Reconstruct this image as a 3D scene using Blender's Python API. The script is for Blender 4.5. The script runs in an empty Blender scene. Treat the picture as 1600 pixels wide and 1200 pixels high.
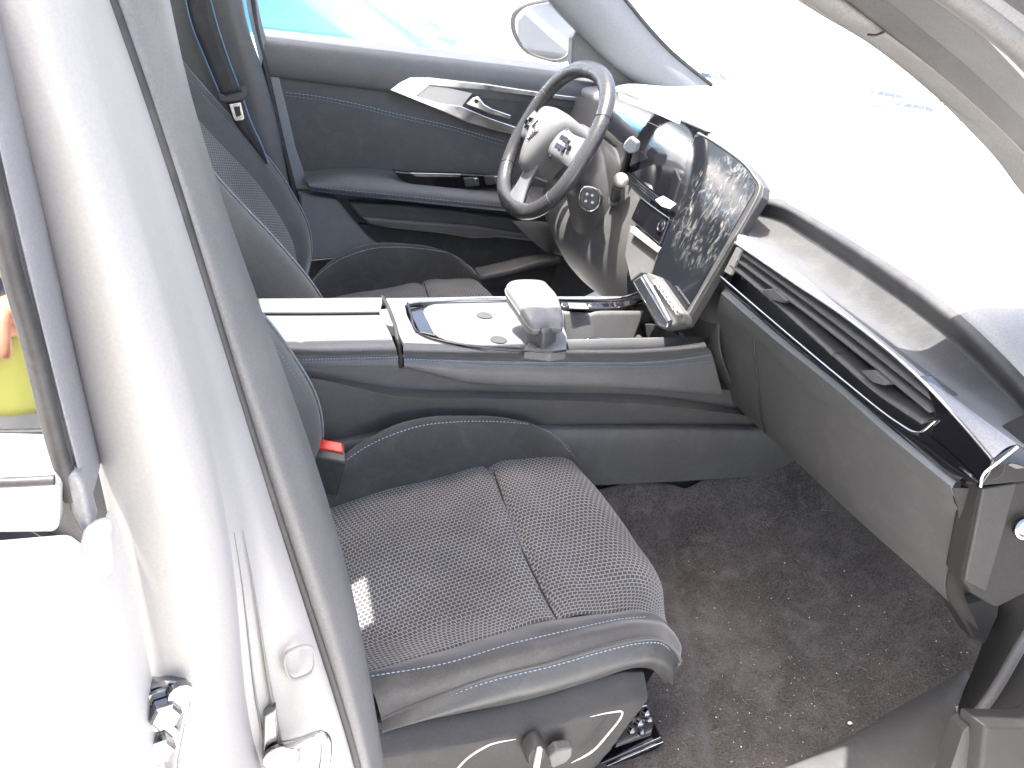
import bpy, math, random
import numpy as np
from mathutils import Vector, Matrix
random.seed(7); rng = np.random.default_rng(7)
R = math.radians
S = bpy.context.scene
C = S.collection

# ------------------------------------------------------------------ camera
# car axes: x forward, y to the driver's side, z up; the ground is at z = -0.30
CAM = np.array([-.136, -1.247, 1.054]); YAW, PIT, ROL = R(20.2), R(27.3), R(7.4); FPX = 1275.
Fw = np.array([math.sin(YAW)*math.cos(PIT), math.cos(YAW)*math.cos(PIT), -math.sin(PIT)])
Rt = np.array([math.cos(YAW), -math.sin(YAW), 0.]); Up = np.cross(Rt, Fw)
R2 = Rt*math.cos(ROL)+Up*math.sin(ROL); U2 = -Rt*math.sin(ROL)+Up*math.cos(ROL)
cam = bpy.data.objects.new("camera", bpy.data.cameras.new("camera")); C.objects.link(cam)
cam.matrix_world = Matrix(((R2[0], U2[0], -Fw[0], CAM[0]), (R2[1], U2[1], -Fw[1], CAM[1]), (R2[2], U2[2], -Fw[2], CAM[2]), (0, 0, 0, 1)))
cam.data.sensor_width = 36; cam.data.lens = FPX/1600*36; cam.data.clip_start = .02; cam.data.clip_end = 2000
S.camera = cam

# ------------------------------------------------------------------ light
SUN_DIR = Vector((-.30, .0, 1.0)).normalized()
W = bpy.data.worlds.new("World"); S.world = W; W.use_nodes = True
nt = W.node_tree; nt.nodes.clear()
sky = nt.nodes.new("ShaderNodeTexSky"); sky.sky_type = 'NISHITA'; sky.sun_disc = False
sky.sun_elevation = math.asin(SUN_DIR.z); sky.sun_rotation = math.atan2(SUN_DIR.x, SUN_DIR.y)
sky.air_density = 1.0; sky.dust_density = 6.0; sky.ozone_density = .6
bg = nt.nodes.new("ShaderNodeBackground"); bg.inputs[1].default_value = .15
wo = nt.nodes.new("ShaderNodeOutputWorld")
nt.links.new(sky.outputs[0], bg.inputs[0]); nt.links.new(bg.outputs[0], wo.inputs[0])
sl = bpy.data.lights.new("sun", 'SUN'); sl.energy = 4.0; sl.angle = R(.5); sl.color = (1, .975, .945)
so = bpy.data.objects.new("sun", sl); C.objects.link(so); so.location = (0, 0, 6)
so.rotation_euler = SUN_DIR.to_track_quat('Z', 'Y').to_euler()
S.view_settings.view_transform = 'Standard'; S.view_settings.look = 'None'
S.view_settings.exposure = 2.48; S.view_settings.gamma = 1.0
S.cycles.max_bounces = 10; S.cycles.transparent_max_bounces = 16

# ------------------------------------------------------------------ helpers
def P(px, py, x=None, y=None, z=None, n=None, d=None):
    """point of the photograph (1600x1200) on a given plane of the place"""
    D = Fw*FPX + R2*(px-800) - U2*(py-600)
    if x is not None: t = (x-CAM[0])/D[0]
    elif y is not None: t = (y-CAM[1])/D[1]
    elif z is not None: t = (z-CAM[2])/D[2]
    else: t = (d-np.dot(n, CAM))/np.dot(n, D)
    return CAM+t*D
def PY(pts, y): return [P(a, b, y=y) for a, b in pts]
def PZ(pts): return [P(a, b, z=c) for a, b, c in pts]
def PYs(pts): return [P(a, b, y=c) for a, b, c in pts]
V = lambda *a: np.array(a, float)

def cr(pts, n, closed=False, lin=False):
    p = np.array(pts, float)
    if closed: p = np.vstack([p, p[:1]])
    seg = np.linalg.norm(np.diff(p, axis=0), axis=1); seg[seg < 1e-9] = 1e-9
    s = np.concatenate([[0], np.cumsum(seg**(1 if lin else .5))])
    L = np.concatenate([[0], np.cumsum(seg)])
    m = len(p)
    # target params even in arc length
    tl = np.linspace(0, L[-1], n, endpoint=not closed)
    k = np.clip(np.searchsorted(L, tl, side='right')-1, 0, m-2)
    f = (tl-L[k])/seg[k]
    if lin or m < 3:
        return p[k]+(p[k+1]-p[k])*f[:, None]
    ds = np.diff(s)
    T = np.zeros_like(p)
    if closed:
        for i in range(m):
            a, b, c = p[(i-1) % (m-1)], p[i % (m-1)], p[(i+1) % (m-1)]
            d0, d1 = ds[(i-1) % (m-1)], ds[i % (m-1)]
            T[i] = ((b-a)/d0*d1+(c-b)/d1*d0)/(d0+d1)
    else:
        for i in range(1, m-1):
            T[i] = ((p[i]-p[i-1])/ds[i-1]*ds[i]+(p[i+1]-p[i])/ds[i]*ds[i-1])/(ds[i-1]+ds[i])
        T[0] = (p[1]-p[0])/ds[0]; T[-1] = (p[-1]-p[-2])/ds[-1]
    h = ds[k]; f2 = f*f; f3 = f2*f
    return ((2*f3-3*f2+1)[:, None]*p[k]+((f3-2*f2+f)*h)[:, None]*T[k]+(3*f2-2*f3)[:, None]*p[k+1]+((f3-f2)*h)[:, None]*T[k+1])

BASE = {}
def base(o):
    while o is not None:
        if o.name in BASE: return BASE[o.name]
        o = o.parent
    return V(0, 0, 0)
def tag(o, label, cat, group=None):
    o['label'] = label; o['category'] = cat
    if group: o['group'] = group
    return o
def thing(name, loc, label, cat, group=None):
    o = bpy.data.objects.new(name, None); C.objects.link(o); o.location = loc; o.empty_display_size = .05
    BASE[o.name] = V(*loc)
    return tag(o, label, cat, group)
def mobj(name, verts, faces, m, parent=None, uv=None, smooth=True, sharp=None, loc=None):
    b = base(parent) if parent is not None else (V(*loc) if loc is not None else np.mean(np.array(verts), axis=0))
    me = bpy.data.meshes.new(name)
    me.from_pydata((np.array(verts)-b).tolist(), [], [list(map(int, f)) for f in faces]); me.update()
    if uv is not None:
        l = me.uv_layers.new(name="UVMap"); uv = np.array(uv)
        idx = np.zeros(len(me.loops), int); me.loops.foreach_get("vertex_index", idx)
        l.data.foreach_set("uv", uv[idx].ravel())
    if smooth: me.shade_smooth()
    if sharp: me.set_sharp_from_angle(angle=R(sharp))
    if m is not None: me.materials.append(m)
    o = bpy.data.objects.new(name, me); C.objects.link(o)
    if parent is not None: o.parent = parent
    else: o.location = b; BASE[o.name] = b
    return o
def bev(o, w, seg=3):
    if w > 0:
        b = o.modifiers.new("bevel", 'BEVEL'); b.width = w; b.segments = seg; b.limit_method = 'ANGLE'; b.angle_limit = R(30); b.harden_normals = True
    return o
def gridfaces(nu, nv, cu=False, cv=False):
    f = []
    for j in range(nv if cv else nv-1):
        for i in range(nu if cu else nu-1):
            a = j*nu+i; b = j*nu+(i+1) % nu; c = ((j+1) % nv)*nu+(i+1) % nu; d = ((j+1) % nv)*nu+i
            f.append((a, b, c, d))
    return f
def surf(rows, nu, nv, lu=False, lv=False, cu=False, cv=False):
    A = np.array([cr(r, nu, cu, lu) for r in rows])
    G = np.zeros((nv, nu, 3))
    # common cross parameter from mean spacing keeps rows aligned
    for i in range(nu): G[:, i] = cr(A[:, i], nv, cv, lv) if len(rows) > 1 else A[:, i]
    return G
def patch(name, rows, nu, nv, m, parent=None, thick=0, lu=False, lv=False, tuck=0, fn=None, off=1, sharp=None, cu=False):
    G = surf(rows, nu, nv, lu, lv, cu)
    if tuck: G[0, :, 2] -= tuck; G[-1, :, 2] -= tuck
    if fn: G = fn(G)
    du = np.concatenate([[0], np.cumsum(np.linalg.norm(np.diff(G.mean(0), axis=0), axis=1))])
    mid = G[:, nu//2]; dv = np.concatenate([[0], np.cumsum(np.linalg.norm(np.diff(mid, axis=0), axis=1))])
    uu, vv = np.meshgrid(du, dv)
    o = mobj(name, G.reshape(-1, 3), gridfaces(nu, nv, cu), m, parent, uv=np.stack([uu.ravel(), vv.ravel()], 1), sharp=sharp)
    if thick:
        s = o.modifiers.new("solid", 'SOLIDIFY'); s.thickness = thick; s.offset = off
    return o
def slab(name, pts, vec, m, parent=None, bevel=.002, curve=0, seg=3, loc=None):
    p = np.array(cr(pts, curve, True) if curve else pts, float); n = len(p); vec = V(*vec)
    # make winding face away from vec
    nrm = np.zeros(3)
    for i in range(n): nrm += np.cross(p[i]-p[0], p[(i+1) % n]-p[0])
    if np.dot(nrm, vec) > 0: p = p[::-1]
    v = np.vstack([p, p+vec]); f = [list(range(n)), list(range(2*n-1, n-1, -1))]
    for i in range(n): j = (i+1) % n; f.append([j, i, n+i, n+j])
    o = mobj(name, v, f, m, parent, sharp=35, loc=loc)
    return bev(o, bevel, seg)
def box(name, c, size, m, parent=None, rot=None, bevel=.002, loc=None):
    c = V(*c); s = np.array(size)/2; M = np.array(rot) if rot is not None else np.eye(3)
    p = [c+M@(V(a, b, -1)*s) for a, b in ((-1, -1), (1, -1), (1, 1), (-1, 1))]
    return slab(name, p, M@V(0, 0, size[2]), m, parent, bevel, loc=loc)
def ring_frames(p, closed):
    T = np.gradient(p, axis=0)
    if closed: T = (np.roll(p, -1, 0)-np.roll(p, 1, 0))
    T /= np.linalg.norm(T, axis=1)[:, None]+1e-12
    n0 = np.cross(T[0], V(0, 0, 1)); 
    if np.linalg.norm(n0) < .1: n0 = np.cross(T[0], V(1, 0, 0))
    n0 /= np.linalg.norm(n0); N = [n0]
    for i in range(1, len(p)):
        n = N[-1]-T[i]*np.dot(N[-1], T[i]); N.append(n/np.linalg.norm(n))
    N = np.array(N); return T, N, np.cross(T, N)
def tube(name, pts, r, m, parent=None, n=40, closed=False, res=10, lin=False, flat=None, cap=True, loc=None):
    p = cr(pts, n, closed, lin); T, N, B = ring_frames(p, closed)
    rr = np.interp(np.linspace(0, 1, n), np.linspace(0, 1, len(r)), r) if hasattr(r, '__len__') else np.full(n, r)
    a = np.linspace(0, 2*np.pi, res, endpoint=False); fl = 1 if flat is None else flat
    v = (p[:, None]+rr[:, None, None]*(np.cos(a)[None, :, None]*N[:, None]+fl*np.sin(a)[None, :, None]*B[:, None])).reshape(-1, 3)
    f = gridfaces(res, n, True, closed)
    if not closed and cap: f = f+[list(range(res))[::-1], list(range((n-1)*res, n*res))]
    return mobj(name, v, f, m, parent, sharp=60, loc=loc)
def lathe(name, c, axis, prof, m, parent=None, res=24, ell=1.0, up=None, loc=None):
    c = V(*c); ax = V(*axis); ax /= np.linalg.norm(ax)
    a0 = np.cross(ax, V(0, 0, 1) if up is None else V(*up)); a0 /= np.linalg.norm(a0); b0 = np.cross(ax, a0)
    a = np.linspace(0, 2*np.pi, res, endpoint=False); v = []
    for t, r in prof:
        for q in a: v.append(c+ax*t+r*(math.cos(q)*a0*ell+math.sin(q)*b0))
    n = len(prof); f = gridfaces(res, n, True)+[list(range(res))[::-1], list(range((n-1)*res, n*res))]
    return mobj(name, v, f, m, parent, sharp=40, loc=loc)
def stitch(name, pts, m, parent=None, L=.0040, gap=.0020, w=.0007, lift=.0007, up=(0, 0, 1), n=400):
    p = cr(pts, n); seg = np.linalg.norm(np.diff(p, axis=0), axis=1); s = np.concatenate([[0], np.cumsum(seg)])
    up = V(*up); up /= np.linalg.norm(up); v = []; f = []; t = 0
    at = lambda q: np.array([np.interp(q, s, p[:, k]) for k in range(3)])
    while t+L < s[-1]:
        a, b = at(t), at(t+L); d = b-a; d /= np.linalg.norm(d)+1e-9; sd = np.cross(d, up); sd /= np.linalg.norm(sd)+1e-9
        k = len(v); mid = (a+b)/2+up*lift
        for q, ww, h in ((a, .5, -.3), (mid, 1, 1), (b, .5, -.3)):
            v += [q+sd*w*ww+up*lift*0, q-sd*w*ww, q+up*(lift*max(h, 0)+.0004)]
        for i in (0, 3): f += [(k+i, k+i+2, k+i+5, k+i+3), (k+i+2, k+i+1, k+i+4, k+i+5)]
        t += L+gap
    return mobj(name, v, f, m, parent)

# ------------------------------------------------------------------ materials
def nodes(name):
    m = bpy.data.materials.new(name); m.use_nodes = True; t = m.node_tree
    return m, t, t.nodes["Principled BSDF"], t.nodes["Material Output"]
def mat(name, col, rough=.5, metal=0, bump=0, bscale=400, var=0, vscale=6, spec=.5, sheen=0, coat=0, rvar=0, speck=0, tint=None, grain=.14, gscale=520, dust=.12):
    m, t, b, o = nodes(name); N = t.nodes.new; Lk = t.links.new
    b.inputs['Base Color'].default_value = (*col, 1); b.inputs['Roughness'].default_value = rough; b.inputs['Metallic'].default_value = metal
    b.inputs['Specular IOR Level'].default_value = spec; b.inputs['Sheen Weight'].default_value = sheen
    b.inputs['Coat Weight'].default_value = coat; b.inputs['Coat Roughness'].default_value = .05
    tc = N("ShaderNodeTexCoord")
    if not var and metal < .5: var = .08
    if var or rvar:
        n = N("ShaderNodeTexNoise"); n.inputs['Scale'].default_value = vscale; n.inputs['Detail'].default_value = 8; n.inputs['Roughness'].default_value = .65
        Lk(tc.outputs['Object'], n.inputs['Vector'])
        if var:
            mx = N("ShaderNodeMix"); mx.data_type = 'RGBA'; mx.inputs[6].default_value = (*[max(0, c*(1-var)) for c in col], 1)
            tcol = tint or col
            mx.inputs[7].default_value = (*[min(1, c*(1+var)) for c in tcol], 1); Lk(n.outputs[0], mx.inputs[0])
            last = mx.outputs[2]
            if metal < .5 and grain:
                ng = N("ShaderNodeTexNoise"); ng.inputs['Scale'].default_value = gscale; ng.inputs['Detail'].default_value = 3; Lk(tc.outputs['Object'], ng.inputs['Vector'])
                gr = N("ShaderNodeMapRange"); gr.inputs[1].default_value = .3; gr.inputs[2].default_value = .7; gr.inputs[3].default_value = 1-grain; gr.inputs[4].default_value = 1+grain; Lk(ng.outputs[0], gr.inputs[0])
                nd = N("ShaderNodeTexNoise"); nd.inputs['Scale'].default_value = 22; nd.inputs['Detail'].default_value = 9; nd.inputs['Roughness'].default_value = .7; nd.inputs['Distortion'].default_value = .8; Lk(tc.outputs['Object'], nd.inputs['Vector'])
                dr = N("ShaderNodeMapRange"); dr.inputs[1].default_value = .48; dr.inputs[2].default_value = .72; dr.inputs[3].default_value = 0; dr.inputs[4].default_value = dust; Lk(nd.outputs[0], dr.inputs[0])
                vm = N("ShaderNodeVectorMath"); vm.operation = 'SCALE'; Lk(last, vm.inputs[0]); Lk(gr.outputs[0], vm.inputs[3])
                dm = N("ShaderNodeMix"); dm.data_type = 'RGBA'; Lk(dr.outputs[0], dm.inputs[0]); Lk(vm.outputs[0], dm.inputs[6]); dm.inputs[7].default_value = (.26, .25, .23, 1); last = dm.outputs[2]
            if speck:
                n2 = N("ShaderNodeTexNoise"); n2.inputs['Scale'].default_value = 900; n2.inputs['Detail'].default_value = 3; Lk(tc.outputs['Object'], n2.inputs['Vector'])
                rp = N("ShaderNodeMapRange"); rp.inputs[1].default_value = .62; rp.inputs[2].default_value = .75; rp.inputs[4].default_value = speck; Lk(n2.outputs[0], rp.inputs[0])
                m2 = N("ShaderNodeMix"); m2.data_type = 'RGBA'; Lk(rp.outputs[0], m2.inputs[0]); Lk(last, m2.inputs[6]); m2.inputs[7].default_value = (.35, .33, .3, 1); last = m2.outputs[2]
            Lk(last, b.inputs['Base Color'])
        if rvar:
            mr = N("ShaderNodeMapRange"); mr.inputs[1].default_value = .3; mr.inputs[2].default_value = .7; mr.inputs[3].default_value = max(.02, rough-rvar); mr.inputs[4].default_value = min(1, rough+rvar)
            Lk(n.outputs[0], mr.inputs[0]); Lk(mr.outputs[0], b.inputs['Roughness'])
    if bump:
        n = N("ShaderNodeTexNoise"); n.inputs['Scale'].default_value = bscale; n.inputs['Detail'].default_value = 4; Lk(tc.outputs['Object'], n.inputs['Vector'])
        bp = N("ShaderNodeBump"); bp.inputs['Strength'].default_value = bump; bp.inputs['Distance'].default_value = .001
        Lk(n.outputs[0], bp.inputs['Height']); Lk(bp.outputs[0], b.inputs['Normal'])
    return m
def weave(name, base_c, hi, su=.0046, sv=.0036):
    m, t, b, o = nodes(name); N = t.nodes.new; Lk = t.links.new
    tc = N("ShaderNodeTexCoord"); mp = N("ShaderNodeMapping"); Lk(tc.outputs['UV'], mp.inputs[0]); mp.inputs['Rotation'].default_value = (0, 0, R(0))
    # gentle wobble so that rows are not ruler straight
    nz = N("ShaderNodeTexNoise"); nz.inputs['Scale'].default_value = 14; Lk(mp.outputs[0], nz.inputs['Vector'])
    va = N("ShaderNodeVectorMath"); va.operation = 'SCALE'; va.inputs[3].default_value = .004; Lk(nz.outputs[1], va.inputs[0])
    vb = N("ShaderNodeVectorMath"); vb.operation = 'ADD'; Lk(mp.outputs[0], vb.inputs[0]); Lk(va.outputs[0], vb.inputs[1])
    br = N("ShaderNodeTexBrick"); br.offset = .5; br.offset_frequency = 2; br.squash = 1
    br.inputs['Scale'].default_value = 1; br.inputs['Brick Width'].default_value = su*2; br.inputs['Row Height'].default_value = sv*2
    br.inputs['Mortar Size'].default_value = .0011; br.inputs['Mortar Smooth'].default_value = .9; br.inputs['Bias'].default_value = 0
    br.inputs['Color1'].default_value = (*base_c, 1); br.inputs['Color2'].default_value = (*[c*.82 for c in base_c], 1); br.inputs['Mortar'].default_value = (*hi, 1)
    Lk(vb.outputs[0], br.inputs['Vector'])
    n = N("ShaderNodeTexNoise"); n.inputs['Scale'].default_value = 7; n.inputs['Detail'].default_value = 6; Lk(tc.outputs['Object'], n.inputs['Vector'])
    mr = N("ShaderNodeMapRange"); mr.inputs[3].default_value = .8; mr.inputs[4].default_value = 1.25; mr.inputs[1].default_value = .3; mr.inputs[2].default_value = .7; Lk(n.outputs[0], mr.inputs[0])
    n3 = N("ShaderNodeTexNoise"); n3.inputs['Scale'].default_value = 700; n3.inputs['Detail'].default_value = 2; Lk(tc.outputs['Object'], n3.inputs['Vector'])
    m3 = N("ShaderNodeMath"); m3.operation = 'MULTIPLY'; Lk(mr.outputs[0], m3.inputs[0])
    mr3 = N("ShaderNodeMapRange"); mr3.inputs[1].default_value = .3; mr3.inputs[2].default_value = .7; mr3.inputs[3].default_value = .7; mr3.inputs[4].default_value = 1.3; Lk(n3.outputs[0], mr3.inputs[0]); Lk(mr3.outputs[0], m3.inputs[1])
    vm = N("ShaderNodeVectorMath"); vm.operation = 'SCALE'; Lk(br.outputs[0], vm.inputs[0]); Lk(m3.outputs[0], vm.inputs[3])
    Lk(vm.outputs[0], b.inputs['Base Color']); b.inputs['Roughness'].default_value = .85; b.inputs['Sheen Weight'].default_value = .25; b.inputs['Specular IOR Level'].default_value = .2
    bp = N("ShaderNodeBump"); bp.inputs['Strength'].default_value = .8; bp.inputs['Distance'].default_value = .0012; Lk(br.outputs['Fac'], bp.inputs['Height']); Lk(bp.outputs[0], b.inputs['Normal'])
    return m
def dusty_glass(name, veil, col=(.85, .86, .88), scale=3, lo=.6, hi=1.3, tintc=(1, 1, 1)):
    """clear glass with a film of pale dust that scatters light"""
    m = bpy.data.materials.new(name); m.use_nodes = True; t = m.node_tree; t.nodes.clear(); N = t.nodes.new; Lk = t.links.new
    o = N("ShaderNodeOutputMaterial"); tr = N("ShaderNodeBsdfTransparent"); tr.inputs[0].default_value = (*tintc, 1)
    df = N("ShaderNodeBsdfDiffuse"); tl = N("ShaderNodeBsdfTranslucent"); df.inputs[0].default_value = (*col, 1); tl.inputs[0].default_value = (*col, 1)
    gl = N("ShaderNodeBsdfGlossy"); gl.inputs['Roughness'].default_value = .03
    a = N("ShaderNodeMixShader"); a.inputs[0].default_value = .5; Lk(df.outputs[0], a.inputs[1]); Lk(tl.outputs[0], a.inputs[2])
    tc = N("ShaderNodeTexCoord"); n = N("ShaderNodeTexNoise"); n.inputs['Scale'].default_value = scale; n.inputs['Detail'].default_value = 9; Lk(tc.outputs['Object'], n.inputs['Vector'])
    mr = N("ShaderNodeMapRange"); mr.inputs[1].default_value = .3; mr.inputs[2].default_value = .7; mr.inputs[3].default_value = veil*lo; mr.inputs[4].default_value = veil*hi; Lk(n.outputs[0], mr.inputs[0])
    b = N("ShaderNodeMixShader"); Lk(mr.outputs[0], b.inputs[0]); Lk(tr.outputs[0], b.inputs[1]); Lk(a.outputs[0], b.inputs[2])
    fr = N("ShaderNodeFresnel"); ge = N('ShaderNodeNewGeometry'); gm = N('ShaderNodeMapRange'); gm.inputs[3].default_value = 1.45; gm.inputs[4].default_value = 1/1.45; Lk(ge.outputs['Backfacing'], gm.inputs[0]); Lk(gm.outputs[0], fr.inputs[0])
    c = N("ShaderNodeMixShader"); Lk(fr.outputs[0], c.inputs[0]); Lk(b.outputs[0], c.inputs[1]); Lk(gl.outputs[0], c.inputs[2]); Lk(c.outputs[0], o.inputs[0])
    return m
def smeared_screen(name):
    m, t, b, o = nodes(name); N = t.nodes.new; Lk = t.links.new
    b.inputs['Base Color'].default_value = (.008, .009, .012, 1); b.inputs['Roughness'].default_value = .05; b.inputs['Specular IOR Level'].default_value = .6
    tc = N("ShaderNodeTexCoord"); mp = N("ShaderNodeMapping"); mp.inputs['Rotation'].default_value = (R(0), R(-20), R(20)); mp.inputs['Scale'].default_value = (42, 90, 26)
    Lk(tc.outputs['Object'], mp.inputs[0])
    n = N("ShaderNodeTexNoise"); n.inputs['Scale'].default_value = 1; n.inputs['Detail'].default_value = 10; n.inputs['Roughness'].default_value = .7; n.inputs['Distortion'].default_value = 1.2; Lk(mp.outputs[0], n.inputs['Vector'])
    n2 = N("ShaderNodeTexNoise"); n2.inputs['Scale'].default_value = 9; n2.inputs['Detail'].default_value = 3; Lk(tc.outputs['Object'], n2.inputs['Vector'])
    # distance mask: smears gather in the middle of the panel
    sp = N("ShaderNodeVectorMath"); sp.operation = 'DISTANCE'; sp.inputs[1].default_value = SMEAR; Lk(tc.outputs['Object'], sp.inputs[0])
    mk = N("ShaderNodeMapRange"); mk.inputs[1].default_value = .12; mk.inputs[2].default_value = .05; mk.inputs[3].default_value = .0; mk.inputs[4].default_value = 1; Lk(sp.outputs[1], mk.inputs[0])
    r1 = N("ShaderNodeMapRange"); r1.inputs[1].default_value = .46; r1.inputs[2].default_value = .62; Lk(n.outputs[0], r1.inputs[0])
    r2 = N("ShaderNodeMapRange"); r2.inputs[1].default_value = .3; r2.inputs[2].default_value = .55; Lk(n2.outputs[0], r2.inputs[0])
    mu = N("ShaderNodeMath"); mu.operation = 'MULTIPLY'; Lk(r1.outputs[0], mu.inputs[0]); Lk(r2.outputs[0], mu.inputs[1])
    n5 = N("ShaderNodeTexNoise"); n5.inputs['Scale'].default_value = 34; n5.inputs['Detail'].default_value = 5; n5.inputs['Distortion'].default_value = 2; Lk(tc.outputs['Object'], n5.inputs['Vector'])
    r5 = N("ShaderNodeMapRange"); r5.inputs[1].default_value = .42; r5.inputs[2].default_value = .62; r5.inputs[3].default_value = .12; r5.inputs[4].default_value = 1.0; Lk(n5.outputs[0], r5.inputs[0])
    m5 = N("ShaderNodeMath"); m5.operation = 'MULTIPLY'; Lk(mu.outputs[0], m5.inputs[0]); Lk(r5.outputs[0], m5.inputs[1]); mu = m5
    mu2 = N("ShaderNodeMath"); mu2.operation = 'MULTIPLY'; Lk(mu.outputs[0], mu2.inputs[0]); Lk(mk.outputs[0], mu2.inputs[1])
    mx = N("ShaderNodeMix"); mx.data_type = 'RGBA'; Lk(mu2.outputs[0], mx.inputs[0]); mx.inputs[6].default_value = (.01, .011, .014, 1); mx.inputs[7].default_value = (.30, .30, .28, 1); Lk(mx.outputs[2], b.inputs['Base Color'])
    mr = N("ShaderNodeMapRange"); mr.inputs[3].default_value = .06; mr.inputs[4].default_value = .6; Lk(mu2.outputs[0], mr.inputs[0]); Lk(mr.outputs[0], b.inputs['Roughness'])
    return m

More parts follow.
